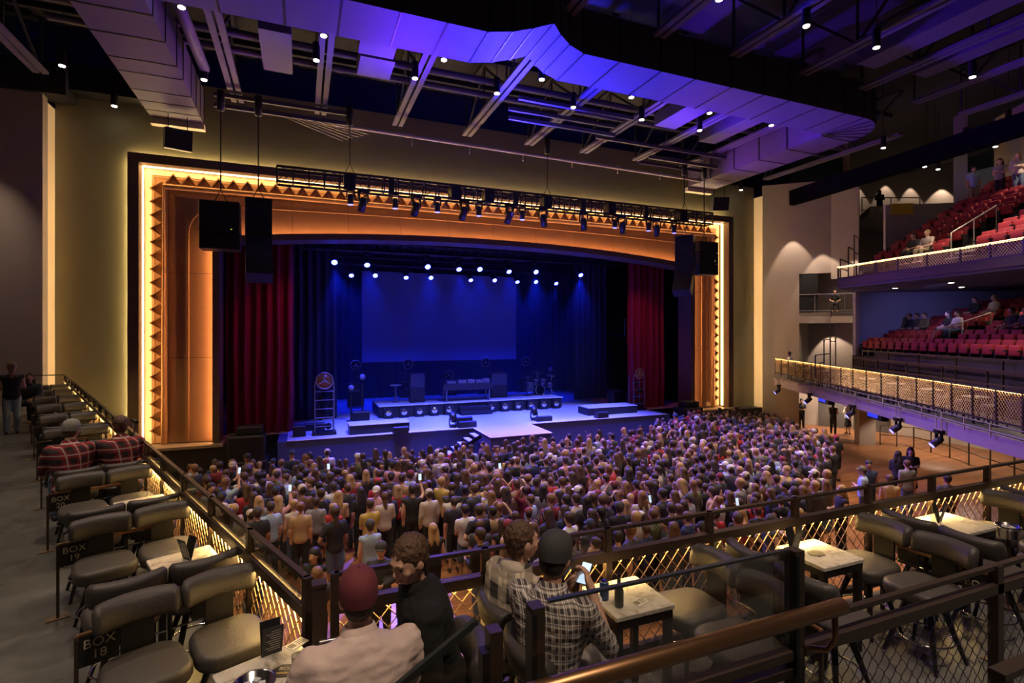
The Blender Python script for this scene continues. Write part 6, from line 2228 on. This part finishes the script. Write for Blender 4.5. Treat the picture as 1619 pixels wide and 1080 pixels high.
def ball_cap(root, c, R, m, back=False):
    mb = MB()
    prof = [(0.0945, -0.038), (0.0965, -0.02), (0.0985, 0.01), (0.097, 0.045), (0.083, 0.082), (0.055, 0.106), (0.022, 0.116), (0.0, 0.117)]
    mb.lathe(prof, 28, c + R @ V(0, -0.012, 0.028), mx=R @ Matrix.Diagonal((0.9, 1.12, 1.0)))
    o = mb.build('cap', m, root)
    sgn = -1 if back else 1
    n = 14
    vs, fs = [], []
    for i in range(n + 1):
        a = PI * 0.14 + PI * 0.72 * i / n
        for r0, r1, z in ((0.086, 0.1, 0.014), (0.086, 0.19, -0.012)):
            rr_ = r1
            vs.append(c + R @ V(0.086 * math.cos(a), sgn * (rr_ * math.sin(a)) - 0.01, z - (abs(i - n / 2) / n) ** 2 * 0.06))
    k = len(vs)
    vs += [v + R @ V(0, 0, -0.006) for v in vs]
    for i in range(n):
        a, b = 2 * i, 2 * i + 2
        fs += [(a, a + 1, b + 1, b), (k + a, k + b, k + b + 1, k + a + 1), (a + 1, k + a + 1, k + b + 1, b + 1)]
    MB().add(vs, fs, 0, True).build('brim', m, o)
    MB().ell(c + R @ V(0, -0.012, 0.146), (0.009, 0.009, 0.005)).build('cap_button', m, o)
    return o


def close_person(label, x, y, rz, J, topm, legm, hairm, skin, sleeve='long', hair='short', vox=0.008, g=0.02, z=BZ, capm=None, face=False, legs='long', fingers=True):
    root = place('person', remesh(body_mb(J, fingers), vox, 'person', SKIN[skin], 3), None, (x, y, z), rz, label, 'person')
    place('shirt', rough(remesh(top_mb(J, sleeve, g), vox * 1.6, 'shirt', topm, 8), 0.007, 13.0, (1, 1, 2.4)), root)
    place('trousers', remesh(legs_mb(J, legs), vox * 1.6, 'trousers', legm, 4), root)
    c, R = head_frame(J)
    if hair:
        place('hair', rough(remesh(hair_mb(c, R, 'under' if capm else hair), vox * 0.8, 'hair', hairm, 2), 0.003 if capm else 0.007, 55.0, (1, 1, 0.6)), root)
    col = MB()
    nk = J['neck']
    col.lathe([(0.068, -0.03), (0.063, 0.035), (0.066, 0.043), (0.072, 0.04), (0.094, -0.012), (0.09, -0.02)], 22, nk + V(0, 0.004, 0.0), mx=Matrix.Rotation(-0.22, 3, 'X'))
    col.build('collar', topm, root)
    for k in 'LR':
        a = J['an' + k]
        sh = MB()
        cap(sh, a + V(0, -0.03, -0.045), 0.046, a + V(0, 0.15, -0.055), 0.038)
        place('shoe', remesh(sh, 0.012, 'shoe', SHOE, 2), root)
    if capm:
        ball_cap(root, c, R, capm)
    if face:
        eyes_brows(root, c, R, hairm)
    return root


PINKS = mat('dusty_white_shirt', (0.68, 0.52, 0.46), 0.85, noise=0.06, scale=14, bump=0.25)
MAROON = mat('maroon_cap_cloth', (0.16, 0.03, 0.04), 0.85, noise=0.15, scale=40)
GREYC = mat('charcoal_cap_cloth', (0.05, 0.048, 0.05), 0.85, noise=0.15, scale=40)
CAMO = mat('camouflage_cap_cloth', (0.26, 0.25, 0.22), 0.9, noise=0.7, scale=45)
REDPL = plaid('red_plaid', (0.34, 0.012, 0.018), (0.03, 0.02, 0.022), (0.5, 0.42, 0.38), 0.13)
BWPL = plaid('fine_black_white_check', (0.8, 0.72, 0.65), (0.06, 0.045, 0.05), (0.04, 0.03, 0.035), 0.045)
FLPL = plaid('broad_cream_flannel', (0.55, 0.46, 0.35), (0.04, 0.035, 0.035), (0.32, 0.26, 0.2), 0.15)

J = sit_joints(0.12, 0.50)
for k, s in (('L', -1), ('R', 1)):
    J['sh' + k] = V(s * 0.215, 0.05, 1.025)
    J['el' + k] = V(s * 0.31, 0.1, 0.77)
    J['wr' + k] = V(s * 0.2, 0.33, 0.76)
close_person('person in dusty white shirt and maroon cap seated with back to the camera', 0.25, 2.44, 0.05, J, PINKS, LEGC[1][1], HAIR[0], 0, capm=MAROON, g=0.03)
J = sit_joints(0.12, 0.56)
J['hyaw'], J['hpitch'] = 0.55, -0.3
for k, s in (('L', -1), ('R', 1)):
    J['sh' + k] = V(s * 0.205, 0.06, 1.09)
    J['el' + k] = V(s * 0.26, 0.06, 0.82)
    J['wr' + k] = V(s * 0.13, 0.22, 0.74)
close_person('person in black sweater turned aside on a chair beside the maroon cap', 0.64, 2.76, PI / 2, J, mat('black_knit', (0.008, 0.008, 0.008), 0.9, noise=0.2, scale=60), TOPM['black'], HAIR[1], 0, face=True, g=0.028)
J = sit_joints(0.14, 0.43)
J['hyaw'] = -0.3
for k in 'LR':
    for q in ('hip', 'kn', 'an'):
        J[q + k] = J[q + k] + V(0, 0, 0.08)
J['pelvis'] = J['pelvis'] + V(0, 0, 0.06)
p = close_person('person in broad cream and black flannel shirt with a hood, seated at the railing', 1.17, 2.98, -PI / 2 + 0.35, J, FLPL, TOPM['black'], HAIR[1], 0, g=0.028)
c, R = head_frame(J)
hd = MB()
hd.ell(J['neck'] + V(0, -0.055, 0.02), (0.1, 0.06, 0.045))
hd.ell(J['neck'] + V(0, -0.1, -0.04), (0.08, 0.035, 0.06))
place('hood', remesh(hd, 0.012, 'hood', mat('cream_hood', (0.5, 0.42, 0.34), 0.9), 3), p)
J = sit_joints(0.05, 0.535, 0.43)
J['hpitch'] = -0.2
J['elR'], J['wrR'] = V(0.27, 0.14, 0.83), V(0.1, 0.3, 1.02)
J['elL'], J['wrL'] = V(-0.26, 0.12, 0.84), V(-0.06, 0.31, 1.0)
J['hdR'], J['hdL'] = V(-0.5, 0.35, 0.75), V(0.5, 0.35, 0.75)
J['pmR'], J['pmL'] = V(-0.6, -0.2, -0.3), V(0.6, -0.2, -0.3)
J['grip'] = 0.75
px, py, prz = 1.235, 2.5, -PI / 2 + 0.62
p = close_person('person in fine black and white checked shirt and charcoal cap looking at a phone', px, py, prz, J, BWPL, mat('grey_trousers', (0.22, 0.2, 0.19), 0.85), HAIR[2], 1, sleeve='rolled', capm=GREYC, face=True)
c, R = head_frame(J)
mk = MB()
mk.ell(c + R @ V(0, 0.055, -0.055), (0.066, 0.056, 0.05), R, 16, 10)
mk.build('face_mask', mat('pale_blue_mask', (0.42, 0.58, 0.68), 0.8), p)
MB().tube([J['wrR'].lerp(J['elR'], 0.16) + Matrix.Rotation(0.3, 3, 'X') @ V(0.036 * math.cos(a * PI / 8), 0.036 * math.sin(a * PI / 8), 0) for a in range(16)], 0.008, 6, True).build('wristband', WHITEP, p)
lp = V(0.02, 0.375, 1.075)
cr_, sr_ = math.cos(prz), math.sin(prz)
ph = phone(px + lp.x * cr_ - lp.y * sr_, py + lp.x * sr_ + lp.y * cr_, BZ + lp.z, prz, 0.75, 'glowing phone held by the person in the checked shirt', 0.85)
# red plaid pair beyond the third wing divider
lr = math.atan2(-RD.x, RD.y)
for n_, capm, lab, sk in ((0.75, CAMO, 'person in red plaid shirt and camouflage cap in the side wing', 3), (0.24, None, 'person in red plaid shirt with bare head next to the wing railing', 1)):
    J = sit_joints(0.1, 0.53)
    J['hyaw'] = -0.5 if capm else 0.1
    J['hpitch'] = -0.15
    q = LP(LDIV[2] + 0.42, n_)
    close_person(lab, q[0], q[1], lr, J, REDPL, LEGC[1][1], HAIR[1], sk, vox=0.014, capm=capm, g=0.026, fingers=False)
    if not capm:
        t = thing('folding_stand', 'small grey folding stand hooked over the wing railing', 'stand', LP(LDIV[2] + 0.75, 0.06, BZ + 0.95), LANG)
        MB().bar((-0.12, 0, 0), (0.1, 0, 0.34), 0.02, 0.02).build('strut', STEEL, t)
        MB().bar((0.12, 0, 0), (-0.1, 0, 0.34), 0.02, 0.02).build('strut', STEEL, t)
        MB().cyl((-0.2, 0, 0.35), (0.2, 0, 0.33), 0.025, n=8).build('pad', BLACKM, t)
# standing pair at the far end of the wing
q = LP(14.77, 1.3)
crowd_person(q[0], q[1], BZ, lr, 1.0, 'arms folded', 'tank', 'black', LEGC[3], 'long', 'tail', 0, HAIR[4], 'person in black strap top and pale jeans standing in the wing aisle', 'people in the boxes')
q = LP(15.3, 1.75)
crowd_person(q[0], q[1], BZ, lr + 0.6, 1.02, 'arms down', 'short', 'brown', LEGC[0], 'long', 'short', 2, HAIR[2], 'person in brown T-shirt standing at the far end of the wing aisle', 'people in the boxes')
q = LP(15.9, 0.95)
seated(q[0], q[1], BZ + 0.12, lr + PI - 0.3, 'long', 'charcoal', LEGC[0], 'long', 2, 2, 'person in charcoal jacket facing the camera at the far end of the wing')

# ================================================================== STAGE HAZE
hz = bpy.data.materials.new('stage_haze')
hz.use_nodes = True
nt = hz.node_tree
nt.nodes.clear()
vo = nt.nodes.new('ShaderNodeVolumeScatter')
vo.inputs['Density'].default_value = 0.010
vo.inputs['Anisotropy'].default_value = 0.3
ou = nt.nodes.new('ShaderNodeOutputMaterial')
nt.links.new(vo.outputs[0], ou.inputs['Volume'])
MB().box((8.6, 29.9, 6.2), (22.4, 9.6, 9.2)).build('haze', hz, label='thin blue haze filling the stage', cat='haze', kind='stuff')
